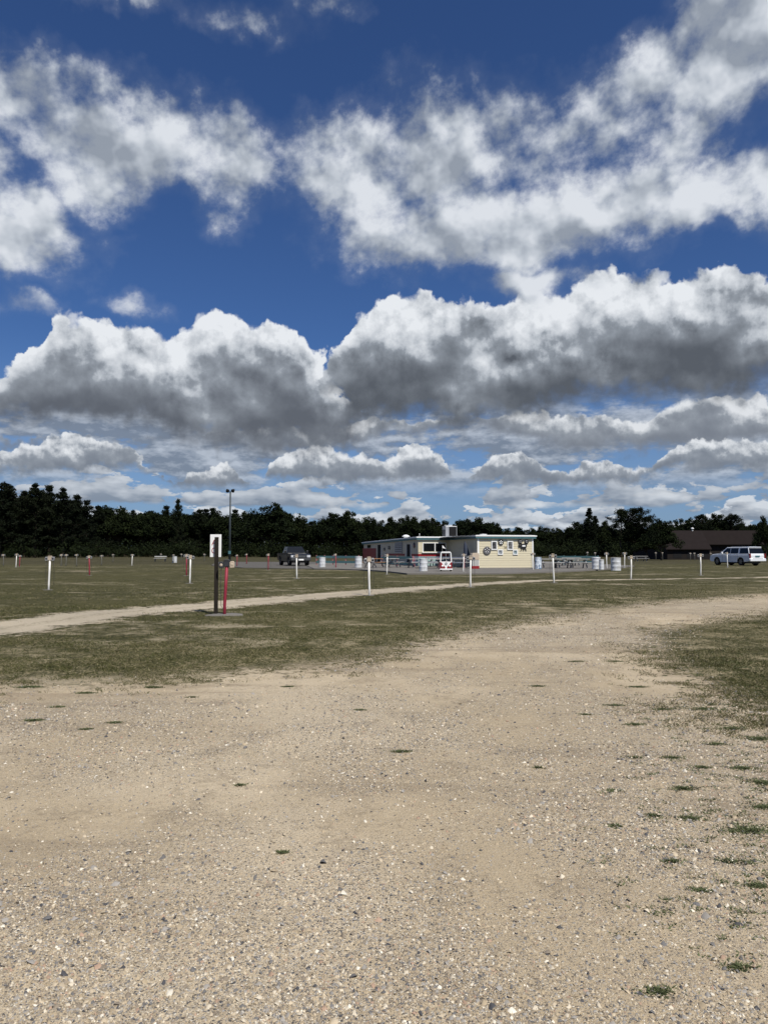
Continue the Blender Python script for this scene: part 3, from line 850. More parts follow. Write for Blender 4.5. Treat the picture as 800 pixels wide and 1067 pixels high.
# ------------------------------------------------------------------ materials
M_white = paint('white_paint', (0.78, 0.77, 0.73), 0.55, 0.08, 3.0, dirt=0.35, dirtcol=(0.42, 0.36, 0.27))
M_red = paint('red_paint', (0.26, 0.018, 0.040), 0.6, 0.2, 3.0, dirt=0.5, dirtcol=(0.22, 0.06, 0.05))
M_dkmetal = paint('dark_metal', (0.055, 0.058, 0.062), 0.45, 0.2, 6.0, metal=0.4)
M_grmetal = paint('grey_cast_metal', (0.36, 0.36, 0.36), 0.42, 0.2, 8.0, metal=0.5, dirt=0.3)
M_tan = paint('tan_speaker_face', (0.50, 0.41, 0.31), 0.6, 0.1, 8.0, dirt=0.3)
M_cable = paint('rubber_cable', (0.03, 0.03, 0.032), 0.7, 0.2, 8.0)
M_conc = paint('concrete', (0.165, 0.155, 0.14), 0.9, 0.12, 1.2, dirt=0.35, spec=0.2, dirtcol=(0.22, 0.20, 0.17))
M_darkwood = paint('creosoted_wood', (0.022, 0.018, 0.014), 0.8, 0.4, 6.0, spec=0.2)
M_board = paint('sign_board', (0.86, 0.86, 0.84), 0.45, 0.03, 3.0)
M_signred = paint('sign_red', (0.35, 0.03, 0.03), 0.5, 0.1)
M_steelpole = paint('dark_green_steel', (0.035, 0.045, 0.048), 0.5, 0.2, 2.0, metal=0.2)
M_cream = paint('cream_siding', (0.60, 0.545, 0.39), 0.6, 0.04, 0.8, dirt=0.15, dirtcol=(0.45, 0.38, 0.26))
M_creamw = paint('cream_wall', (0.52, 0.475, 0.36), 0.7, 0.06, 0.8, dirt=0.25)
M_teal = paint('teal_trim', (0.06, 0.15, 0.17), 0.5, 0.12, 2.0)
M_pteal = paint('pale_teal_panel', (0.30, 0.42, 0.40), 0.6, 0.1, 2.0)
M_trim = paint('white_metal_trim', (0.82, 0.83, 0.82), 0.4, 0.04, 2.0)
M_roofm = paint('pale_membrane_roof', (0.60, 0.60, 0.58), 0.8, 0.1, 1.0)
M_rstripe = paint('red_stripe', (0.24, 0.006, 0.010), 0.5, 0.08)
M_black = paint('black_enamel', (0.015, 0.015, 0.016), 0.4, 0.2)
M_dark = paint('dark_opening', (0.012, 0.012, 0.013), 0.8, 0.2, spec=.15)
M_galv = paint('galvanised', (0.42, 0.43, 0.44), 0.4, 0.12, 3.0, metal=0.6)
M_tealrail = paint('teal_rail', (0.055, 0.13, 0.145), 0.6, 0.2, 3.0, dirt=0.3)
M_greypole = paint('weathered_grey_pole', (0.11, 0.11, 0.10), 0.7, 0.2, 4.0)
M_pinkpost = paint('faded_red_post', (0.34, 0.12, 0.13), 0.6, 0.15, 4.0)
M_table = paint('weathered_white_boards', (0.40, 0.40, 0.385), 0.8, 0.15, 3.0, dirt=0.5)
M_tleg = paint('grey_table_leg', (0.16, 0.16, 0.165), 0.7, 0.15, 3.0)
M_wood = paint('orange_stained_wood', (0.36, 0.19, 0.09), 0.7, 0.2, 4.0)
M_navy = paint('navy_canvas', (0.025, 0.035, 0.06), 0.8, 0.2, 3.0)
M_pink = paint('pale_lilac_plastic', (0.45, 0.40, 0.46), 0.6, 0.1)
def drum_mat(name, a, b_, amt):
    mt, b = new_mat(name); p = objco(); n = noise(p, 3.2, 4, 0.6, '3D', dist=0.6)
    _set(b.inputs['Base Color'], mixc(smooth(n, 0.5, 0.56) * amt, a, b_)); b.inputs['Roughness'].default_value = 0.45
    return mt
M_drum = drum_mat('white_drum', (0.60, 0.62, 0.64), (0.42, 0.42, 0.40), 0.6)
M_drumblue = drum_mat('painted_drum', (0.60, 0.66, 0.72), (0.10, 0.17, 0.28), 1.0)
def glass_mat(name, col, rough=0.06):
    mt, b = new_mat(name); b.inputs['Base Color'].default_value = (*col, 1); b.inputs['Roughness'].default_value = rough
    b.inputs['Specular IOR Level'].default_value = 0.35; return mt
M_glass = glass_mat('dark_window_glass', (0.006, 0.007, 0.008), 0.12)
M_rubber = paint('tyre_rubber', (0.018, 0.018, 0.018), 0.85, 0.2, 6.0, spec=0.2)
M_rim = paint('alloy_rim', (0.30, 0.31, 0.32), 0.3, 0.08, 4.0, metal=0.8)
M_lens_r = glass_mat('red_lens', (0.16, 0.008, 0.010), 0.2)
M_lens_w = glass_mat('clear_lens', (0.55, 0.57, 0.60), 0.15)
M_chrome = paint('chrome', (0.55, 0.56, 0.58), 0.15, 0.03, metal=1.0)
def car_mat(name, col, rough):
    mt, b = new_mat(name); n = noise(objco(), 1.5, 4, 0.6, '3D')
    _set(b.inputs['Base Color'], mixc(n, tuple(c * 0.9 for c in col), col)); b.inputs['Roughness'].default_value = rough
    b.inputs['Coat Weight'].default_value = 0.25; b.inputs['Coat Roughness'].default_value = 0.08
    return mt
M_carwhite = car_mat('white_car_paint', (0.76, 0.79, 0.83), 0.3)
M_carblack = car_mat('black_car_paint', (0.008, 0.0085, 0.010), 0.35)

# ------------------------------------------------------------------ speaker posts of the drive-in
def make_post(colour, double=True, pad=True, seed=0, bend=0.02, H=1.27, dark_head=False, cables=2, lean=0.0):
    r_ = random.Random(seed)
    t = empty('speaker_post'); PR = 1.0 if dark_head else 0.42
    path = [(0, 0, -0.15), (bend * 0.3 + lean * .1, 0, 0.25), (bend + lean * 0.5, 0, 0.65), (lean, 0, H - 0.12)]
    MB().tube(path, 0.036, 10).build('pole', {'red': M_red, 'white': M_white, 'grey': M_greypole}[colour], t)
    top = Vector((lean, 0, H))
    body = M_dkmetal if dark_head else M_grmetal
    jb = MB(); jb.box(top.x - .065, top.x + .065, -.05, .05, H - .13, H + .0)
    jb.prism([(top.x - .075, H + .003), (top.x + .075, H + .003), (top.x + .05, H + .035), (top.x - .05, H + .035)], -.06, .06)
    jb.build('junction_box', M_tan if not dark_head else M_dkmetal, t, 0.006)
    # hangers and the two speakers
    sides = (-1, 1) if double else (-1,)
    for sd_ in sides:
        ox = top.x + sd_ * 0.125; tz = H - 0.085 + r_.uniform(-.012, .02); rot = r_.uniform(-.12, .12)
        sp = MB()
        P = [(-.048, -.075), (.048, -.075), (.055, -.03), (.055, .045), (.030, .078), (-.030, .078), (-.055, .045), (-.055, -.03)]
        c_, s_ = math.cos(rot), math.sin(rot)
        P = [(ox + x * c_ - z * s_, tz + x * s_ + z * c_) for x, z in P]
        sp.prism(P, -.045, .035)
        o = sp.build('speaker', M_tan if (dark_head and sd_ > 0) else body, t, 0.008)
        MB().lathe([(0.0, -.052), (.022, -.052), (.034, -.046)], 14, (ox, 0, tz), 'y').build('speaker_grille', M_dark if not dark_head else M_tan, o)
        MB().bar((top.x + sd_ * 0.05, 0, H - .03), (ox, 0, H - .01), .02, .012).build('hanger', body, t)
    for c in range(cables):
        sx = -1 if c == 0 else 1
        pts = [(top.x + sx * .13, 0.0, H - .16), (top.x + sx * .16, .02, H * 0.55), (top.x + sx * .15, .03, .22), (top.x + sx * .07, .02, .10), (top.x + sx * .03, 0.0, .28)]
        MB().tube(pts, 0.0065, 5).build('cable', M_cable, t)
    if pad:
        n = 18; P = [(PR * (0.42 + 0.10 * math.sin(3 * a + seed)) * math.cos(a), PR * (0.34 + 0.06 * math.cos(2 * a)) * math.sin(a)) for a in [2 * math.pi * i / n for i in range(n)]]
        MB().prism(P, -0.05, 0.035 if dark_head else 0.02, 'xy', [(x * .93, y * .93) for x, y in P]).build('concrete_footing', M_conc, t, 0.01)
    return t

protos = {}
def put_post(px, py, colour='white', label=None, group=None, double=True, key=None, rz=None, top=None, **kw):
    k = key or (colour, double, kw.get('dark_head', False), random.choice([0, 1, 2]))
    if k not in protos:
        kk = dict(seed=len(protos) * 7 + 3, bend=random.uniform(-.012, .015), lean=random.uniform(-.03, .04)); kk.update(kw)
        protos[k] = make_post(colour, double, **kk); t = protos[k]
    else: t = copy_tree(protos[k])
    x, y = ground(px, py)
    t.location = (x, y, zg(x, y)); t.rotation_euler = (R(random.uniform(-1, 1)), R(random.uniform(-1.2, 1.2)), random.uniform(-.25, .25) if rz is None else rz)
    if top is not None:
        sc_ = (EYE + (574 - top) / FPX * y) / 1.30; t.scale = (1, 1, max(.8, min(1.15, sc_)))
    if 'label' in t: del t['label']
    if 'group' in t: del t['group']
    tag(t, label, 'speaker post', group or 'speaker posts standing in rows on the field')
    return t

put_post(234, 641, 'red', 'crimson speaker post with dark speaker box beside the black sign post', dark_head=True, key='near', rz=0.05, bend=0.0, lean=0.07, cables=1)
put_post(51, 615, 'white', 'white speaker post with two hanging speakers, leftmost of the tall near ones', key='w1', lean=0.03, rz=0)
put_post(198, 608, 'white', 'white speaker post with a red post right behind it, left of the numbered sign', key='w1', rz=0.1)
put_post(194.5, 600, 'red', 'dark red speaker post half hidden behind a white post left of the sign', rz=0.1)
put_post(309.3, 603, 'white', 'white speaker post standing in front of the black pickup', double=False)
put_post(385, 620.6, 'white', 'white speaker post with tan head in front of the left end of the snack building', key='w2', lean=-0.02, bend=-0.01)
put_post(403, 598.7, 'white', 'white speaker post standing in front of the teal rail fence and menu wall', double=False)
put_post(490, 612, 'white', 'white speaker post in front of the corner cabinet of the cream building', double=True, top=579)
put_post(482.5, 597, 'white', 'white speaker post at the end of the white rail beside the bus front', double=True, top=577)
put_post(555.3, 594.8, 'white', 'white speaker post just off the right corner of the cream building', double=True, top=576)
put_post(577, 607.6, 'white', 'white speaker post with tan speakers in front of the pale picnic tables', key='w2', top=577)
put_post(632, 593.2, 'white', 'white speaker post between the small drums and the wide white drum', top=575.5)
put_post(650.3, 592, 'white', 'white speaker post just right of the wide white drum', top=575.5)
put_post(657, 603.6, 'white', 'white speaker post near the dark ground spot right of the wide drum', top=579)
put_post(729.6, 599.7, 'white', 'white speaker post in front of the brown barn', top=577)
put_post(757.6, 591.3, 'white', 'white speaker post standing in front of the white car', double=False, top=575.5)
put_post(93.5, 599.6, 'red', 'thick red speaker post with pale double head in the left field', top=579)
put_post(20.6, 590.5, 'red', 'small red speaker post near the left edge paired with a pale one', top=578.5)
put_post(17, 591.2, 'white', 'small pale speaker post near the left edge paired with a red one', top=577)
put_post(247, 590.4, 'red', 'red speaker post just right of the light pole foot', double=False, top=578)
put_post(257, 588, 'red', 'red speaker post, second one right of the light pole', double=False, top=577)
put_post(279.6, 594, 'red', 'red speaker post left of the black pickup', double=False, top=577)
put_post(349.8, 592.4, 'red', 'red speaker post between the two white drums by the teal fence', double=False, top=577)
put_post(137.7, 589.4, 'white', 'pale speaker post with a dark back left of the far bench', top=577.5)
for px, py, tp in ((4, 590, 577.5), (64, 590, 577.5), (69, 590, 577.5), (80, 590.3, 577.5), (106, 589, 578.5), (118, 586, 577.5), (168, 583.6, 577), (181, 586.4, 578),
                   (189, 584.6, 577), (213, 585, 577), (300, 585, 576.5), (-22, 592, 578), (-45, 603, 579)):
    put_post(px, py, 'grey', 'small far speaker post on thin dark pole in the left field', 'far speaker posts of the left field', top=tp, pad=False)
for px, py, tp in ((683, 583.2, 575.5), (690, 583.4, 575.5), (719, 584.2, 576), (723.5, 584.4, 576), (740, 584.0, 576), (612, 583.6, 575), (620, 583.6, 575.5), (820, 594, 576), (846, 605, 578)):
    put_post(px, py, 'grey', 'small far speaker post seen against the dark wood or barn', 'far speaker posts before the barn', top=tp, pad=False)

# ------------------------------------------------------------------ sign on its dark post
def sign():
    x, y = ground(225, 640.4); t = empty('row_sign', (x, y, zg(x, y)))
    tag(t, 'tall white board with red characters behind a near black wooden post', 'sign')
    H = zat(559.4, y)
    MB().box(-.042, .042, -.042, .042, -.2, H).build('post', M_darkwood, t, 0.008)
    z1 = zat(556.6, y); z0 = zat(580.2, y)
    x0 = (217.8 - 225.0) / FPX * y; x1 = (229.4 - 225.0) / FPX * y
    b = MB().box(x0, x1, .046, .062, z0, z1).build('board', M_board, t, 0.002)
    w = .018
    a = MB()   # an A whose right leg runs behind the post
    cx = x0 + .088; zc = z0 + (z1 - z0) * 0.63
    for p, q in (((cx - .045, zc - .055), (cx + .012, zc + .07)), ((cx + .012, zc + .07), (cx + .07, zc - .055)), ((cx - .022, zc - .012), (cx + .048, zc - .012))):
        a.bar((p[0], .042, p[1]), (q[0], .042, q[1]), w * .8, .006, (0, 1, 0))
    a.build('upper_character', M_signred, b)
    zc = z0 + (z1 - z0) * 0.29; n = 14; g = MB()
    P = [(cx + .012 + .055 * math.cos(2 * math.pi * i / n), zc + .062 * math.sin(2 * math.pi * i / n)) for i in range(n)]
    for i in range(n):
        p, q = P[i], P[(i + 1) % n]; g.bar((p[0], .042, p[1]), (q[0], .042, q[1]), w * .8, .006, (0, 1, 0))
    g.build('lower_character', M_signred, b)
sign()

# ------------------------------------------------------------------ light pole
def light_pole():
    x, y = ground(239.4, 586.5); t = empty('light_pole', (x, y, 0))
    tag(t, 'tall thin dark pole with two floodlights rising above the left treeline', 'light pole')
    H = zat(512, y)
    MB().tube([(0, 0, -.3), (0, 0, H * .5), (0, 0, H)], [.15, .12, .085], 12).build('pole', M_steelpole, t)
    MB().bar((-.30, 0, H - .05), (.30, 0, H - .05), .07).build('crossarm', M_steelpole, t)
    for s in (-1, 1):
        f = MB(); f.lathe([(0.02, .22), (.12, .20), (.20, 0.0), (.24, -.12), (.235, -.15), (.0, -.13)], 14)
        o = f.build('floodlight', M_black, t); o.location = (s * .36, -.05, H + .12); o.rotation_euler = (R(-48), R(s * 32), 0)
    MB().box(-.16, .16, -.16, -.04, 1.1, 1.5).build('switch_box', M_teal, t, .01)
light_pole()

# ------------------------------------------------------------------ pavements
def slab(name, pts, z0, z1, mat, label, cat):
    P = [(p[0], p[1]) for p in pts]
    o = MB().prism(P, z0, z1, 'xy').build(name, mat); tag(o, label, cat, kind='structure')
slab('concrete_patio', [G(327, 593.4), G(352, 593.8), G(376, 594.6), G(400, 596), G(424, 598.8), G(470, 598.8), G(520, 598.6), G(560, 597.4), G(600, 595.8), G(628, 594.3), (24, 72), (22, 100), (-6, 100), (-8, 76)],
     -.3, .09, M_conc, 'grey concrete patio spread round the snack building', 'patio')
slab('parking_pavement', [G(252, 592.0), G(290, 592.6), G(326, 593.0), (-8.05, 76), (-6.1, 99), (-22, 99), (-17.5, 76)], -.3, .05, paint('pale_asphalt', (0.11, 0.103, 0.092), .9, .1, 1.0, spec=.2),
     'grey pavement under the black pickup', 'pavement')

# ------------------------------------------------------------------ the snack building
TH = R(13)
AX, AY = 7.84, 63.0
ZB = 0.09
bld = empty('snack_building', (AX, AY, ZB), TH)
tag(bld, 'long low cream building with flat white edged roof, teal fascia and red striped front', 'building')
BACK = 33.5
def roof_z(y): return 2.68 - 0.22 * max(0, (y - 7.9)) / 25.0      # roof falls gently to the rear
def siding(x0, y0, x1, y1, z0, z1, step=0.2, depth=0.018):
    """lapped boards between two plan points, facing right of the direction of travel"""
    m_ = MB(); d = Vector((x1 - x0, y1 - y0, 0)); L = d.length; d /= L; n = Vector((d.y, -d.x, 0))
    z = z0
    while z < z1 - 1e-4:
        zt = min(z + step, z1)
        a = Vector((x0, y0, 0)); b_ = Vector((x1, y1, 0))
        V = [a + n * depth + Vector((0, 0, z)), b_ + n * depth + Vector((0, 0, z)), b_ + n * .002 + Vector((0, 0, zt)), a + n * .002 + Vector((0, 0, zt)),
             a + Vector((0, 0, z)), b_ + Vector((0, 0, z))]
        m_.add(V, [(0, 1, 2, 3), (4, 5, 1, 0)])
        z = zt
    return m_
EX = 5.04
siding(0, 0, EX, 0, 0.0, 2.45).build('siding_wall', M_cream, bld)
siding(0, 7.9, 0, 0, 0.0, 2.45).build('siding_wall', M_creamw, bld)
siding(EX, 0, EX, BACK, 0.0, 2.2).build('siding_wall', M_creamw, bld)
w = MB(); w.box(.03, EX - .03, .03, 8.1, -.05, 2.47); w.build('inner_wall', M_creamw, bld)
MB().box(0.0, .13, -.045, .005, 0, 2.45).build('corner_trim', M_trim, bld)
MB().box(EX - .11, EX, -.045, .005, 0, 2.45).build('corner_trim', M_trim, bld)
MB().box(-.03, .0, -.04, .10, 0, 2.45).build('corner_trim', M_creamw, bld)
# rear wing, its window front and its long shaded side
LX = -2.94
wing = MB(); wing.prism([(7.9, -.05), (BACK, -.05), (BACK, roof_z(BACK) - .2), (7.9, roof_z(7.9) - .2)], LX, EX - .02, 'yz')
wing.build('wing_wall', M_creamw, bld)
MB().box(LX - .012, -.31 + .3, 7.875, 7.899, 1.27, 2.47).build('front_panel', M_cream, bld)
wn = MB()
for x0, x1 in ((-2.46, -1.37), (-1.29, -.30)):
    wn.box(x0, x1, 7.855, 7.874, 1.36, 2.12)
win = wn.build('service_window', M_glass, bld)
fr = MB(); fr.box(-2.53, -2.46, 7.83, 7.874, 1.30, 2.18); fr.box(-.30, -.24, 7.83, 7.874, 1.30, 2.18); fr.box(-1.37, -1.29, 7.83, 7.874, 1.36, 2.12)
fr.box(-2.459, -.301, 7.83, 7.874, 2.121, 2.18); fr.build('window_frame', M_trim, win)
MB().box(-2.6, -.1, 7.72, 7.874, 1.23, 1.298).build('window_sill', M_trim, win)
MB().box(LX - .004, -.02, 7.86, 7.897, .90, 1.13).build('red_band', M_rstripe, bld)
MB().box(LX - .004, -.02, 7.865, 7.897, .02, .897).build('lower_panel', M_pteal, bld)
def lbox(name, s0, s1, z0, z1, mat, t=.03, parent=bld, off=0.0):
    """something flat on the long left wall, s metres back from the front corner"""
    return MB().box(LX - t - off, LX - .002 - off, 7.9 + s0, 7.9 + s1, z0, z1).build(name, mat, parent)
dr = lbox('door', 2.7, 4.1, .02, 2.05, M_dark); lbox('door_frame', 2.62, 2.69, .02, 2.12, M_trim, .05, dr); lbox('door_frame', 4.11, 4.18, .02, 2.12, M_trim, .05, dr)
dr = lbox('door', 15.6, 17.4, .02, 2.1, M_dark); lbox('door_frame', 15.5, 15.59, .02, 2.17, M_trim, .05, dr)
lbox('red_panel', 18.3, 26.0, .05, 1.72, M_rstripe, .04)
lbox('side_window', 21.3, 23.3, 1.78, 2.12, M_glass, .03)
lbox('red_band', 5.0, 13.2, .92, 1.12, M_rstripe, .03)
lbox('red_band', 0.02, 2.4, .92, 1.12, M_rstripe, .03)
lbox('lower_panel', 0.02, 2.5, .02, .9, M_pteal, .02)
# roof: one thin L shaped deck with a white metal edge over a teal fascia
def ring(e): return [(-e, -e), (EX + e, -e), (EX + e, BACK + e), (LX - e, BACK + e), (LX - e, 7.9 - e), (-e, 7.9 - e)]
def deck(e, dz0, dz1):
    P = ring(e); n = len(P)
    V = [(x, y, roof_z(y) + dz0) for x, y in P] + [(x, y, roof_z(y) + dz1) for x, y in P]
    m_ = MB(); m_.add(V, [(0, 3, 2, 1), (0, 5, 4, 3), (n, n + 1, n + 2, n + 3), (n, n + 3, n + 4, n + 5)] + [(i, i + n, (i + 1) % n + n, (i + 1) % n) for i in range(n)])
    return m_
rf = deck(.20, -.22, -.055).build('roof_fascia', M_teal, bld)
deck(.245, -.053, .045).build('roof_edge', M_trim, bld)
deck(.10, .046, .07).build('roof_membrane', M_roofm, bld)
# roof-top machinery
def boxframe():
    ac = MB(); cx, cy = 1.05, 10.6; x0, x1, y0, y1 = cx - .62, cx + .55, cy - .5, cy + .55; z0 = roof_z(cy) + .12; z1 = z0 + 1.05
    ac.box(x0, x1, y0, y1, z0, z1)
    a = ac.build('air_conditioner', M_galv, bld, .02)
    MB().box(x0 + .36, x1 - .06, y0 - .02, y0 - .002, z0 + .08, z1 - .08).build('louvre', M_dark, a)
    MB().box(x0 - .02, x0 - .002, y0 + .08, y1 - .1, z0 + .1, z1 - .35).build('louvre', M_dkmetal, a)
    lg = MB(); lg.box(x0, x0 + .1, y0, y0 + .1, z0 - .13, z0); lg.box(x1 - .1, x1, y0, y0 + .1, z0 - .13, z0); lg.box(x0, x0 + .1, y1 - .1, y1, z0 - .13, z0); lg.box(x1 - .1, x1, y1 - .1, y1, z0 - .13, z0); lg.build('feet', M_dkmetal, a)
boxframe()
v = MB(); v.lathe([(.24, 0), (.24, .24), (.42, .26), (.42, .30), (.27, .40), (.12, .46), (0, .47)], 18, (LX + 1.3, 7.9 + 9.5, roof_z(17) + .06)); v.build('roof_vent', M_trim, bld)
v = MB(); v.lathe([(.22, 0), (.22, .09), (.34, .1), (.34, .14), (0, .17)], 16, (1.5, 2.6, 2.73)); v.build('roof_vent', M_trim, bld)
MB().tube([(LX + .15, 8.0, 2.7), (LX + .15, 8.0, 3.05)], .02, 6).build('roof_spike', M_trim, bld)

def on_end(x, z, y=-.05):
    c, s = math.cos(TH), math.sin(TH)
    return (AX + x * c - y * s, AY + x * s + y * c, ZB + z)
def hung(name, x, z, label, cat, group=None):
    t = empty(name, on_end(x, z), TH); tag(t, label, cat, group); return t
def film_reel(x, z, r, label, face, hub):
    t = hung('film_reel', x, z, label, 'wall ornament')
    MB().lathe([(0, .0), (r, .0), (r, -.035), (r * .86, -.045), (r * .80, -.035), (0, -.035)], 28, (0, 0, 0), 'y').build('disc', face, t)
    for k in range(5):
        a = 2 * math.pi * k / 5 + .3
        MB().lathe([(0, -.05), (r * .21, -.05), (r * .22, -.036)], 14, (math.cos(a) * r * .5, 0, math.sin(a) * r * .5), 'y').build('hole', hub, t)
    MB().lathe([(0, -.052), (r * .12, -.052), (r * .13, -.036)], 12, (0, 0, 0), 'y').build('hub', hub, t)
M_reelgrey = paint('reel_grey', (0.10, 0.10, 0.105), .5, .3, 9.0)
film_reel(.83, 1.43, .34, 'large dark grey film reel ornament low on the left of the end wall', M_reelgrey, M_grmetal)
film_reel(2.08, 2.13, .24, 'small black film reel with white holes high between the two posters', M_black, M_trim)
def poster(x0, x1, z0, z1, label, dark):
    cx, cz = (x0 + x1) / 2, (z0 + z1) / 2; w_, h_ = (x1 - x0) / 2, (z1 - z0) / 2
    t = hung('framed_poster', cx, cz, label, 'picture', 'framed pictures on the cream end wall')
    f = MB(); b_ = .075
    f.box(-w_, w_, -.03, .02, h_ - b_, h_); f.box(-w_, w_, -.03, .02, -h_, -h_ + b_); f.box(-w_, -w_ + b_, -.03, .02, -h_ + b_ + .001, h_ - b_ - .001); f.box(w_ - b_, w_, -.03, .02, -h_ + b_ + .001, h_ - b_ - .001)
    f.build('frame', M_trim, t)
    mt, b = new_mat('poster_print'); n = noise(objco(), 6.0, 4, .6, '3D')
    _set(b.inputs['Base Color'], mixc(smooth(n, .45, .6), dark, tuple(min(.5, c * 3 + .05) for c in dark))); b.inputs['Roughness'].default_value = .3
    MB().box(-w_ + b_ + .001, w_ - b_ - .001, -.012, .018, -h_ + b_ + .001, h_ - b_ - .001).build('print', mt, t)
poster(1.22, 1.74, 1.50, 2.24, 'tall white framed dark poster, left one of two on the end wall', (.02, .02, .022))
poster(2.66, 3.18, 1.50, 2.24, 'tall white framed grey poster, right one of two on the end wall', (.06, .06, .06))
poster(1.80, 2.26, 1.08, 1.54, 'small white framed picture below the small black film reel', (.10, .11, .12))
poster(3.16, 3.60, 1.08, 1.52, 'small white framed picture between the grey poster and the projector ornament', (.08, .11, .12))
t = hung('gold_ornament', 2.50, 1.76, 'tiny gold bow shaped ornament between the two tall posters', 'wall ornament')
g = MB(); g.tube([(-.14, 0, .06), (-.07, -.01, -.03), (0, -.01, .02), (.07, -.01, -.04), (.14, 0, .06)], .016, 6); g.tube([(-.10, -.012, -.08), (0, -.015, -.05), (.10, -.012, -.08)], .013, 6); g.build('bow', paint('old_gold', (.28, .22, .08), .4, .1, metal=.5), t)
def projector():
    t = hung('projector_ornament', 4.12, 1.80, 'black cut-out of an old film projector with two reels and tripod on the end wall', 'wall ornament')
    b = MB(); b.prism([(-.28, -.13), (.26, -.13), (.30, .14), (.24, .22), (-.22, .22), (-.28, .10)], -.05, .01); b.build('body', M_black, t, .006)
    l = MB(); l.prism([(-.28, -.03), (-.28, .07), (-.46, .13), (-.46, -.09)], -.045, .005); l.build('lens', M_black, t)
    MB().prism([(-.13, -.03), (.15, -.03), (.15, .10), (-.13, .10)], -.058, -.051).build('white_label', M_trim, t)
    for sx in (-.29, .29):
        o = MB().lathe([(0, 0), (.19, 0), (.19, -.04), (.15, -.05), (0, -.045)], 22, (sx, 0, .40), 'y').build('reel', M_black, t)
        for k in range(4):
            a = k * math.pi / 2 + .6
            MB().lathe([(0, -.056), (.040, -.056), (.042, -.046)], 10, (sx + .085 * math.cos(a), 0, .40 + .085 * math.sin(a)), 'y').build('hole', M_grmetal, o)
    for q in (-.24, .0, .26):
        MB().prism([(q * .4 - .05, -.13), (q * .4 + .05, -.13), (q + .03, -.36), (q - .03, -.36)], -.04, .0).build('leg', M_black, t)
projector()

# on the long left wall
def lw(s, z, off=.04):
    c, s_ = math.cos(TH), math.sin(TH); x, y = LX - off, 7.9 + s
    return (AX + x * c - y * s_, AY + x * s_ + y * c, ZB + z)
t = empty('round_sign', lw(1.3, 1.95), TH + R(-90)); tag(t, 'dark round sign with pale centre on the left wall by the window corner', 'sign')
MB().lathe([(0, 0), (.26, 0), (.26, -.04), (0, -.04)], 22, (0, 0, 0), 'y').build('rim', M_black, t)
MB().lathe([(0, -.046), (.13, -.046), (.13, -.041)], 16, (0, 0, 0), 'y').build('centre', M_pinkpost, t)
t = empty('menu_board', lw(7.4, 1.66), TH + R(-90)); tag(t, 'large pale menu board with rows of grey lines on the left wall', 'menu board')
MB().box(-1.5, 1.5, -.04, .0, -.48, .62).build('board', M_table, t)
for k in range(5): MB().box(-1.35, 1.35, -.05, -.041, -.34 + k * .19, -.27 + k * .19).build('text_row', M_dkmetal, t)
for k, (s, z, w_, h_) in enumerate(((11.6, 1.75, .75, .34), (13.9, 1.6, .6, .30))):
    t = empty('notice', lw(s, z), TH + R(-90)); tag(t, ('small dark notice high on the left wall beside the menu board', 'small dark notice on the left wall beside the far dark door')[k], 'notice')
    MB().box(-w_ / 2, w_ / 2, -.03, 0, -h_ / 2, h_ / 2).build('panel', M_black, t); MB().box(-w_ / 2 + .1, w_ / 2 - .1, -.036, -.031, -.05, .05).build('print', M_grmetal, t)

# cabinet and closed umbrella by the front corner
x, y = ground(494.4, 593.8); y += .0
t = empty('serving_cabinet', (x, y, ZB), TH); tag(t, 'tan topped white cabinet on a red base beside the building corner', 'cabinet')
MB().box(-.30, .30, -.25, .25, 0, .22).build('base', M_rstripe, t, .01)
MB().box(-.27, .27, -.22, .22, .221, .70).build('body', M_table, t, .01)
MB().prism([(-.29, .701), (.29, .701), (.29, 1.12), (.22, 1.25), (-.22, 1.25), (-.29, 1.12)], -.24, .24).build('lid', M_tan, t, .015)
x, y = on_end(-.42, 0, 1.15)[:2]
t = empty('closed_umbrella', (x, y, ZB), 0); tag(t, 'closed navy patio umbrella leaning at the shaded wall above the tan cabinet', 'umbrella'); t.rotation_euler = (0, R(-7), 0)
MB().tube([(0, 0, 0), (0, 0, 2.28)], .022, 8).build('pole', M_dkmetal, t)
MB().lathe([(.03, 2.22), (.12, 2.0), (.19, 1.6), (.27, 1.15), (.30, 1.05), (.24, 1.02), (.04, 1.05)], 9).build('canopy', M_navy, t)
MB().lathe([(.0, .08), (.24, .07), (.26, 0), (0, 0)], 14).build('base', M_dkmetal, t)

# ------------------------------------------------------------------ drums
def drum(px, py, r, h, mat, label, lid=False, zb=ZB):
    x, y = ground(px, py); t = empty('drum', (x, y, zb)); tag(t, label, 'drum', 'white drums used as litter bins')
    k = 26; pr = [(0, 0), (r, 0), (r * 1.02, .02), (r, .04)]
    for f in (.33, .66): pr += [(r, h * f - .02), (r * 1.025, h * f), (r, h * f + .02)]
    pr += [(r, h - .03), (r * 1.03, h - .012), (r * 1.0, h)]
    if not lid: pr += [(r * .95, h), (r * .95, h - .25), (0, h - .26)]
    MB().lathe(pr, k).build('shell', mat, t)
    if lid: MB().lathe([(0, h + .03), (r * 1.04, h + .02), (r * 1.05, h - .03)], k).build('lid', M_drum, t)
drum(182.2, 586.3, .29, .80, M_drum, 'small far white drum beside the bench in the left field', zb=0)
drum(335.8, 592.1, .28, .86, M_drum, 'white drum right of the black pickup')
drum(373.5, 592.6, .30, .95, M_drum, 'white drum at the left end of the red building panel')
drum(441, 596.6, .29, .88, M_drum, 'white ribbed drum in front of the service window')
drum(560.3, 594.0, .27, .92, M_drumblue, 'white drum mottled with dark blue paint at the right corner of the building')
drum(620.8, 594.2, .32, .90, M_drum, 'wider lidded white drum of a pair right of the picnic tables', True)
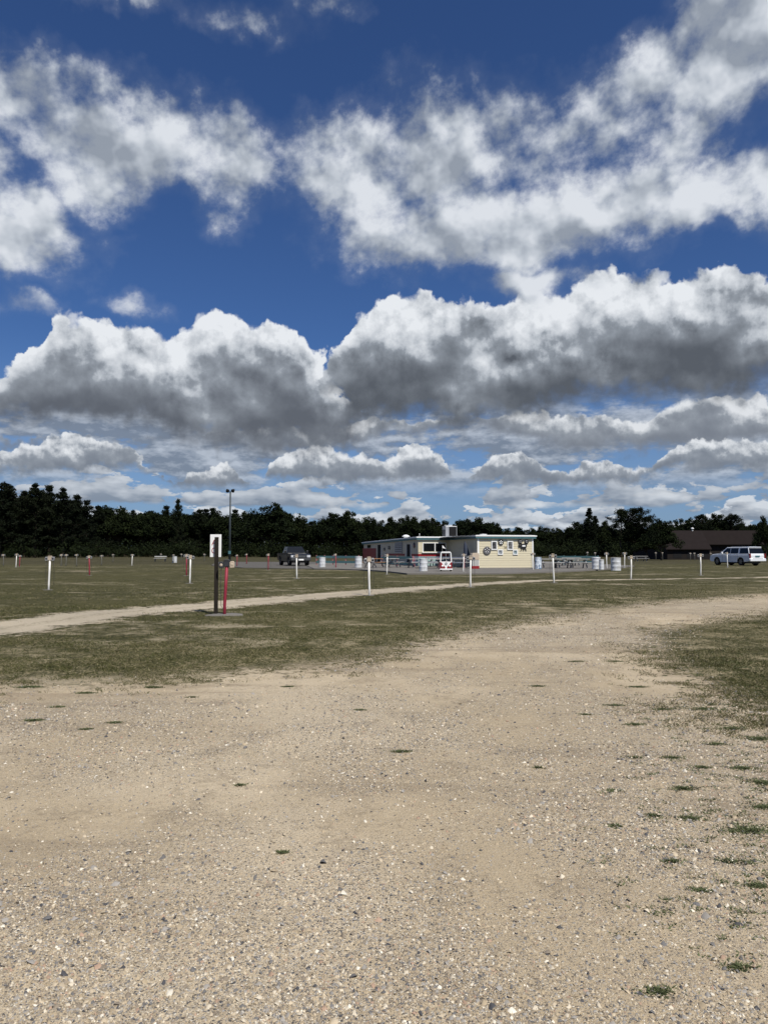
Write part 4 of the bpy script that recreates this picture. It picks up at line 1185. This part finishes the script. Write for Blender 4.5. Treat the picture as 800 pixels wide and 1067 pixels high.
drum(626.4, 594.8, .18, .77, M_drum, 'narrow white drum of a pair right of the picnic tables')
drum(641.3, 594.6, .37, .98, M_drum, 'widest white drum standing on the turf between two posts', zb=0)

# ------------------------------------------------------------------ picnic tables and bench
def picnic(mat=M_table, L=1.9):
    t = empty('picnic_table')
    MB().box(-L / 2, L / 2, -.36, .36, .72, .765).build('tabletop', mat, t, .006)
    for s in (-1, 1): MB().box(-L / 2, L / 2, s * .68 - .14, s * .68 + .14, .43, .47).build('bench', mat, t, .006)
    for x in (-L / 2 + .3, L / 2 - .3):
        for s in (-1, 1): MB().bar((x, s * .55, 0), (x, s * .16, .715), .05, .09, (1, 0, 0)).build('leg', M_tleg, t)
        MB().bar((x, -.75, .40), (x, .75, .40), .05, .06).build('crossbar', M_tleg, t)
    return t
proto_t = picnic(); used_t = [0]
def put_table(px, py, rz, label, grp='picnic tables on the patio', wood=False):
    t = proto_t if not used_t[0] else copy_tree(proto_t); used_t[0] = 1
    x, y = ground(px, py); t.location = (x, y, ZB if py < 596 and py > 588.5 else 0.0); t.rotation_euler = (0, 0, R(rz)); tag(t, label, 'picnic table', grp)
    if wood:
        for ch in t.children:
            if ch.name.startswith(('tabletop', 'bench')):
                ch.data = ch.data.copy(); ch.data.materials[0] = M_wood
    return t
put_table(435.5, 592.8, 22, 'pale picnic table left of the ribbed drum')
put_table(449, 593.4, 8, 'pale picnic table between the ribbed drum and the bus front')
put_table(457, 591.4, 12, 'pale picnic table behind the bus front')
put_table(477, 592.6, 30, 'pale picnic table against the shaded siding wall')
put_table(572.5, 593.2, 5, 'long pale picnic table nearest the mottled drum')
put_table(587, 593.0, -4, 'middle one of three pale picnic tables right of the building')
put_table(601, 593.2, 3, 'rightmost of three pale picnic tables right of the building')
put_table(594, 590.4, 6, 'pale picnic table behind the other three right of the building')
put_table(390, 592.4, 62, 'orange brown wooden picnic table in front of the red wall panel', wood=True)
put_table(667, 585.0, 4, 'pale picnic table standing alone in front of the far wood')
put_table(409, 592.2, 75, 'pale picnic table behind the teal rails near the menu board')
x, y = ground(167, 585.2); t = empty('bench', (x, y, 0)); tag(t, 'long low grey bench far off in the left field', 'bench')
MB().box(-.85, .85, -.2, .2, .42, .47).build('seat', M_table, t)
MB().box(-.85, .85, .20, .24, .62, .78).build('backrest', M_table, t)
for s in (-.7, .7): MB().box(s - .04, s + .04, -.18, .22, 0, .419).build('leg', M_dkmetal, t)
for s in (-.7, .7): MB().box(s - .03, s + .03, .241, .28, .2, .78).build('upright', M_dkmetal, t)

# ------------------------------------------------------------------ rail fences
def rail_fence(pts, zs_, h, w_, mat, postmat, label, name='rail_fence', zb=ZB, sub=1):
    """pts: plan points; rails between successive points at the given heights"""
    P = []
    for (a, b) in zip(pts, pts[1:]):
        for k in range(sub): P.append((a[0] + (b[0] - a[0]) * k / sub, a[1] + (b[1] - a[1]) * k / sub))
    P.append(pts[-1])
    t = empty(name, (P[0][0], P[0][1], zb)); tag(t, label, 'fence')
    L = [(p[0] - P[0][0], p[1] - P[0][1]) for p in P]
    for p in L: MB().box(p[0] - .05, p[0] + .05, p[1] - .05, p[1] + .05, 0, max(zs_) + h * .75).build('post', postmat, t, .004)
    for z in zs_:
        for a, b in zip(L, L[1:]):
            d = Vector((b[0] - a[0], b[1] - a[1], 0)).normalized(); n = Vector((d.y, -d.x, 0)) * .075
            MB().bar(Vector((a[0], a[1], z)) + n + d * .004, Vector((b[0], b[1], z)) + n - d * .004, w_, h).build('rail', mat, t)
def pt(px, Y): return (xat(px, Y), Y)
rail_fence([pt(330, 76), pt(347, 75.5), pt(374, 74)], (.80, .30), .22, .03, M_tealrail, M_pinkpost, 'teal two rail fence between the pickup and the red building panel', sub=2)
rail_fence([pt(398, 70), pt(430, 67)], (.80, .30), .20, .03, M_tealrail, M_pinkpost, 'teal two rail fence in front of the menu wall', sub=2)
rail_fence([pt(431.5, 66.6), pt(483, 60.8)], (.86, .45), .07, .04, M_trim, M_pinkpost, 'low white rail fence round the tables under the service window', sub=4)
rail_fence([pt(575, 76), pt(622, 74)], (.80, .32), .20, .03, M_tealrail, M_tealrail, 'dark teal rail fence behind the tables right of the building', sub=4)

# ------------------------------------------------------------------ bus front
def bus():
    x, y = ground(464.4, 596.6); t = empty('bus_front', (x, y, ZB), R(4)); tag(t, 'small white and red play bus front with round headlights on the patio', 'play bus')
    W, H = .415, 1.36
    def out(z):      # half width by height
        return W * (1.0 if z < .55 else 1.0 - .10 * ((z - .55) / .8) ** 1.5)
    # white shell with an open windscreen
    P = [(-W, .14), (W, .14), (W, .62), (out(1.0), 1.0), (out(1.25), 1.25), (W * .74, H), (-W * .74, H), (-out(1.25), 1.25), (-out(1.0), 1.0), (-W, .62)]
    lo = MB().prism([(-W, .14), (W, .14), (W, .66), (-W, .66)], -.10, .0); lo.build('nose', M_trim, t, .015)
    up = MB()
    for s in (-1, 1): up.prism([(s * W, .661), (s * (W - .07), .661), (s * (W * .88 - .06), 1.26), (s * W * .90, 1.26)], -.08, .0)
    up.prism([(-W * .90, 1.261), (W * .90, 1.261), (W * .72, H), (-W * .72, H)], -.085, .0)
    up.build('windscreen_frame', M_trim, t, .006)
    MB().box(-.018, .018, -.06, -.03, .662, 1.26).build('divider', M_grmetal, t)
    rf = MB()
    for s in (-1, 1): rf.prism([(s * W, .20), (s * .06, .20), (s * .05, .26), (s * W * .80, .62), (s * W, .64)], -.118, -.102)
    rf.build('red_panel', M_rstripe, t)
    for s in (-1, 1):
        h_ = MB().lathe([(0, -.16), (.055, -.155), (.075, -.135), (.08, -.119)], 18, (s * .255, 0, .37), 'y').build('headlight', M_trim, t)
    e = MB(); k = 20; z = .53
    for i in range(k):
        a, b_ = 2 * math.pi * i / k, 2 * math.pi * (i + 1) / k
        e.bar((.085 * math.cos(a), -.118, z + .085 * math.sin(a)), (.085 * math.cos(b_), -.118, z + .085 * math.sin(b_)), .014, .012, (0, 1, 0))
    for p, q in (((-.035, .075), (0, .005)), ((0, .005), (.035, .075)), ((-.07, .03), (-.03, -.07)), ((-.03, -.07), (0, -.005)), ((0, -.005), (.03, -.07)), ((.03, -.07), (.07, .03))):
        e.bar((p[0], -.118, z + p[1]), (q[0], -.118, z + q[1]), .013, .012, (0, 1, 0))
    e.build('emblem', M_grmetal, t)
    MB().box(-W - .03, W + .03, -.17, -.11, .10, .18).build('bumper', M_trim, t, .01)
    for s in (-1, 1): MB().lathe([(0, -.05), (.10, -.05), (.12, -.03), (.12, .03), (.10, .05), (0, .05)], 18, (s * (W - .08), .03, .12), 'x').build('wheel', M_rubber, t)
    bd = MB()
    for s in (-1, 1): bd.box(s * W - (.03 if s > 0 else 0), s * W + (0 if s > 0 else .03), .001, .55, .14, .66)
    bd.box(-W + .03, W - .03, .001, .55, .14, .18); bd.box(-W + .031, W - .031, .52, .55, .181, .66); bd.build('cart_body', M_rstripe, t)
bus()
x, y = ground(460.6, 594.4); t = empty('pennant', (x, y, ZB)); tag(t, 'small white pennant on a thin dark rod above the bus front', 'flag')
MB().tube([(0, 0, 0), (0, 0, 1.86)], .018, 8).build('rod', M_dkmetal, t)
MB().prism([(.02, 1.84), (.10, 1.78), (.27, 1.58), (.17, 1.60), (.02, 1.64)], -.006, .006).build('cloth', M_board, t)

# ------------------------------------------------------------------ barn
def barn():
    Y = 128.0; x0 = xat(694, Y); x1 = xat(739, Y); x2 = xat(800, Y)
    ridge = zat(552.8, Y + 3.6); t = empty('barn', (x0, Y, 0)); tag(t, 'long dark brown barn with low shingled roof behind the white car', 'barn')
    Mr = paint('brown_shingles', (0.017, 0.013, 0.0125), .9, .25, 1.2, spec=.1); Mw = paint('dark_barn_boards', (0.020, 0.017, 0.016), .85, .3, 1.5, spec=.1)
    a, b = x1 - x0, x2 - x0; e1 = zat(572, Y); e2 = zat(567, Y + 2.5)
    def slope(xa, xb, ye, ze, yr, zr, th=.12):
        return MB().prism([(ye, ze), (yr, zr), (12 + (12 - ye) * .0 + 6, ze), (18, ze - th), (yr, zr - th), (ye, ze - th)], xa, xb, 'yz')
    slope(-.4, a, -.5, e1, 3.6, ridge).build('roof', Mr, t)
    slope(a + .001, b + .4, 2.2, e2, 3.6, ridge).build('roof', Mr, t)
    MB().prism([(0, 0), (0, e1 - .05), (3.6, ridge - .13), (17.6, e1 - .2), (17.6, 0)], 0, .2, 'yz').build('gable_wall', Mw, t)
    MB().box(.2, a - .2, 0, .2, 0, e1 - .15).build('front_wall', Mw, t)
    MB().box(a - .2, a, .0, 2.9, 0, e1 - .15).build('return_wall', Mw, t)
    MB().box(a, b, 2.9, 3.1, 0, e2 - .12).build('front_wall', Mw, t)
    MB().prism([(2.9, 0), (2.9, e2 - .1), (3.61, ridge - .13), (17.6, e2 - .25), (17.6, 0)], b - .2, b, 'yz').build('gable_wall', Mw, t)
    for k in range(3): MB().box(1.0 + k * 2.3, 2.4 + k * 2.3, -.03, -.003, .3, 1.7).build('door', M_dark, t)
    v = MB(); v.lathe([(.14, 0), (.14, .35), (.30, .37), (.22, .55), (0, .62)], 12, (xat(729.5, Y) - x0, 3.6, ridge - .1)); v.build('roof_vent', M_trim, t)
barn()

# ------------------------------------------------------------------ vehicles (x forward from the rear bumper, y to the left, z up)
def wheel(t, x, y, r, w_):
    s = 1 if y > 0 else -1
    MBw = MB().lathe([(r * .60, -w_ / 2), (r * .93, -w_ / 2), (r, -w_ / 2 + .04), (r, w_ / 2 - .04), (r * .93, w_ / 2), (r * .60, w_ / 2)], 30, (x, y, r), 'y')
    o = MBw.build('wheel', M_rubber, t)
    rm = MB(); f = y + s * w_ * .36
    rm.lathe([(0, f), (r * .16, f + s * .02), (r * .20, f)], 16, (x, 0, r), 'y'); rm.lathe([(r * .54, f), (r * .61, f + s * .02), (r * .61, f - s * .1)], 26, (x, 0, r), 'y')
    for k in range(6):
        a = k * math.pi / 3
        rm.bar((x, f, r), (x + math.cos(a) * r * .57, f, r + math.sin(a) * r * .57), .07, .03, (0, 1, 0))
    rm.build('rim', M_rim, o)
    MB().lathe([(0, f - s * .12), (r * .59, f - s * .12), (r * .59, f - s * .119)], 20, (x, 0, r), 'y').build('brake', M_dark, o)
def arch(cx, r, z0, n=9, down=False):
    a0 = math.asin(min(1, (z0 - .40) / r)) if False else 0
    return [(cx + r * math.cos(math.pi - math.pi * i / n), .40 + r * math.sin(math.pi - math.pi * i / n)) for i in range(n + 1)]
def side_glass(pts, w0, w1, zb, zt, name, t, mat=M_glass):
    """window on each flank, following the tumblehome between (zb, w0) and (zt, w1)"""
    for s in (-1, 1):
        V = []
        for x, z in pts:
            y = w0 + (w1 - w0) * (z - zb) / (zt - zb) + .008
            V.append((x, s * y, z))
        MB().quad(*V).build(name, mat, t)
def ring_box(m_, A, B):
    """loft between two 4-corner rings"""
    m_.add(list(A) + list(B), [(0, 1, 2, 3), (7, 6, 5, 4)] + [(i, (i + 1) % 4, (i + 1) % 4 + 4, i + 4) for i in range(4)])

def suv():
    t = empty('parked_suv'); tag(t, 'large white estate car with dark glass parked in front of the barn', 'car')
    W = 1.01; zb, zt = 1.19, 1.87; w0, w1 = .98, .80
    prof = [(.02, .55), (.0, .72), (.05, .80), (.04, 1.02), (.10, zb + .02), (4.32, zb + .02), (4.75, 1.19), (5.30, 1.13), (5.52, 1.00), (5.60, .70), (5.58, .46), (5.45, .38), (5.08, .38)]
    prof += arch(4.58, .47, .38)[::-1] + [(4.08, .33), (1.78, .33)] + arch(1.25, .47, .38)[::-1] + [(.74, .38), (.10, .45)]
    b = MB(); b.prism(prof, -W + .05, W - .05)
    b.build('body', M_carwhite, t, .05)
    for s in (-1, 1):       # fuller flanks
        f = [(x, min(z, 1.08)) for x, z in prof]
        MB().prism([(x, z) for x, z in f], s * (W - .051), s * W, 'xz').build('flank', M_carwhite, t, .02)
    g = MB(); ring_box(g, [(.10, -w0 + .04, zb), (4.28, -w0 + .04, zb), (4.28, w0 - .04, zb), (.10, w0 - .04, zb)], [(.36, -w1, zt), (3.30, -w1, zt), (3.30, w1, zt), (.36, w1, zt)])
    g.build('cabin', M_carwhite, t, .05)
    w0_ = w0 - .04
    side_glass([(3.98, zb + .04), (2.74, zb + .04), (2.74, zt - .09), (3.22, zt - .09)], w0_, w1, zb, zt, 'front_window', t)
    side_glass([(2.66, zb + .04), (1.62, zb + .04), (1.62, zt - .09), (2.66, zt - .09)], w0_, w1, zb, zt, 'rear_window', t)
    side_glass([(1.40, zb + .04), (.20, zb + .04), (.42, zt - .09), (1.40, zt - .09)], w0_, w1, zb, zt, 'quarter_window', t)
    def xr(z): return .10 + .26 * (z - zb) / (zt - zb)
    MB().quad((xr(zb + .05) - .008, -w0 + .08, zb + .05), (xr(zb + .05) - .008, w0 - .08, zb + .05), (xr(zt - .08) - .008, w1 - .02, zt - .08), (xr(zt - .08) - .008, -w1 + .02, zt - .08)).build('tailgate_window', M_glass, t)
    def xf(z): return 4.28 - .98 * (z - zb) / (zt - zb)
    MB().quad((xf(zb + .05) + .008, -w0 + .13, zb + .05), (xf(zb + .05) + .008, w0 - .13, zb + .05), (xf(zt - .05) + .008, w1 - .05, zt - .05), (xf(zt - .05) + .008, -w1 + .05, zt - .05)).build('windscreen', M_glass, t)
    MB().box(.30, .62, -w1 + .03, w1 - .03, zt + .002, zt + .05).build('roof_spoiler', M_carwhite, t, .015)
    for s in (-1, 1):
        MB().tube([(.7, s * .68, zt + .03), (.85, s * .68, zt + .075), (2.7, s * .68, zt + .075), (2.85, s * .68, zt + .03)], .018, 6).build('roof_rail', M_chrome, t)
        MB().box(-.015, .14, s * .92 - .08, s * .92 + .08, .78, 1.22).build('tail_light', M_lens_r, t, .01)
        MB().box(5.40, 5.56, s * .80 - .15, s * .80 + .15, .78, .93).build('headlight', M_lens_w, t, .01)
        MB().prism([(3.66, 1.20), (3.86, 1.20), (3.84, 1.40), (3.68, 1.40)], s * .98, s * 1.16, 'xz').build('mirror', M_carwhite, t, .02)
        for xx in (1.78, 2.95): MB().box(xx, xx + .20, s * W, s * (W + .03), 1.00, 1.03).build('door_handle', M_chrome, t)
        for xx in (1.62, 2.66, 3.74): MB().box(xx, xx + .012, s * (W - .001), s * (W + .003), .45, 1.07).build('door_gap', M_black, t)
        MB().box(1.8, 4.06, s * (W - .08), s * (W + .04), .30, .36).build('running_board', M_dkmetal, t)
        for xx in (1.25, 4.58): wheel(t, xx, s * (W - .15), .415, .27)
    MB().box(-.08, .06, -.98, .98, .46, .70).build('rear_bumper', M_carwhite, t, .03)
    MB().box(-.06, .04, -.60, .60, .705, .735).build('bumper_step', M_dkmetal, t)
    MB().box(-.012, .04, -.26, .26, .90, 1.03).build('number_plate', M_teal, t)
    MB().box(5.56, 5.62, -.62, .62, .62, .90).build('grille', M_dkmetal, t)
    MB().box(.5, 5.1, -.80, .80, .24, .60).build('underbody', M_black, t)
    return t
s_ = suv()
yr = 75.0; P1 = (xat(779.3, yr), yr); al = R(73)
s_.location = (P1[0], P1[1], 0.0)
h = Vector((-math.cos(al), math.sin(al), 0)); left = Vector((-h.y, h.x, 0))
s_.location = Vector((P1[0], P1[1], 0)) - left * 1.0
s_.rotation_euler = (0, 0, math.atan2(h.y, h.x))

def pickup():
    t = empty('parked_pickup'); tag(t, 'black pickup truck facing right toward the camera on the grey pavement', 'pickup truck')
    W = 1.0; cy = .42
    prof = [(.0, .62), (.0, 1.22), (1.88, 1.22), (1.88, 1.20), (4.05, 1.20), (4.25, 1.19), (5.40, 1.13), (5.62, 1.06), (5.68, .70), (5.60, .50), (5.25, .48)]
    prof += [(x, z + .06) for x, z in arch(4.75, .50, .4)[::-1]] + [(4.2, .44), (1.85, .44)] + [(x, z + .06) for x, z in arch(1.25, .50, .4)[::-1]] + [(.7, .52), (.05, .55)]
    MB().prism(prof, -W, W).build('body', M_carblack, t, .05)
    MB().box(.10, 1.80, -.82, .82, 1.221, 1.225).build('bed', M_dark, t)
    g = MB(); ring_box(g, [(1.92, -.94, 1.20), (4.15, -.94, 1.20), (4.15, .94, 1.20), (1.92, .94, 1.20)], [(2.15, -.74, 1.86), (3.45, -.74, 1.86), (3.45, .74, 1.86), (2.15, .74, 1.86)])
    g.build('cab', M_carblack, t, .05)
    side_glass([(3.92, 1.27), (3.05, 1.27), (3.05, 1.79), (3.50, 1.79)], .94, .74, 1.20, 1.86, 'front_window', t)
    side_glass([(2.95, 1.27), (2.12, 1.27), (2.24, 1.79), (2.95, 1.79)], .94, .74, 1.20, 1.86, 'rear_window', t)
    def xf(z): return 4.15 - .70 * (z - 1.20) / .66 + .008
    Mws = glass_mat('windscreen_glass', (.015, .017, .02), .08)
    MB().quad((xf(1.25), -.84, 1.25), (xf(1.25), .84, 1.25), (xf(1.81), .70, 1.81), (xf(1.81), -.70, 1.81)).build('windscreen', Mws, t)
    MB().prism([(4.30, 1.192), (5.36, 1.136), (5.36, 1.17), (4.35, 1.225)], -.55, .55, 'xz').build('bonnet_bulge', M_carblack, t, .02)
    gr = MB().box(5.64, 5.71, -.60, .60, .74, 1.03).build('grille', M_dkmetal, t, .01)
    MB().box(5.70, 5.735, -.58, .58, .87, .91).build('grille_bar', M_chrome, gr)
    for s in (-1, 1):
        MB().box(5.56, 5.70, s * .79 - .17, s * .79 + .17, .82, 1.03).build('headlight', M_lens_w, t, .01)
        MB().prism([(3.86, 1.24), (4.02, 1.24), (4.02, 1.48), (3.88, 1.48)], s * .99, s * 1.22, 'xz').build('mirror', M_black, t, .02)
        MB().box(-.02, .08, s * .92 - .07, s * .92 + .07, .80, 1.16).build('tail_light', M_lens_r, t)
        for xx in (2.25, 3.10): MB().box(xx, xx + .2, s * W, s * (W + .03), 1.06, 1.09).build('door_handle', M_chrome, t)
        for xx in (1.94, 3.02, 4.08): MB().box(xx, xx + .012, s * (W - .001), s * (W + .003), .5, 1.16).build('door_gap', M_dark, t)
        for xx in (1.25, 4.75): wheel(t, xx, s * (W - .14), .42, .28)
    MB().box(5.66, 5.80, -.98, .98, .50, .70).build('front_bumper', M_dkmetal, t, .03)
    MB().box(5.80, 5.815, -.26, .26, .53, .67).build('number_plate', M_board, t)
    MB().box(-.12, .0, -.95, .95, .55, .72).build('rear_bumper', M_chrome, t, .02)
    MB().box(.5, 5.2, -.78, .78, .30, .70).build('underbody', M_black, t)
    return t
p_ = pickup()
ph = R(21); h = Vector((math.sin(ph), -math.cos(ph), 0)); right = Vector((h.y, -h.x, 0))
# the front right corner (left as we see it) stands at column 309.5
Yc = 72.0; c0 = Vector((xat(303.5, Yc), Yc, 0))
p_.location = c0 - h * 5.8 - right * 1.0 + Vector((0, 0, .05))
p_.rotation_euler = (0, 0, math.atan2(h.y, h.x))
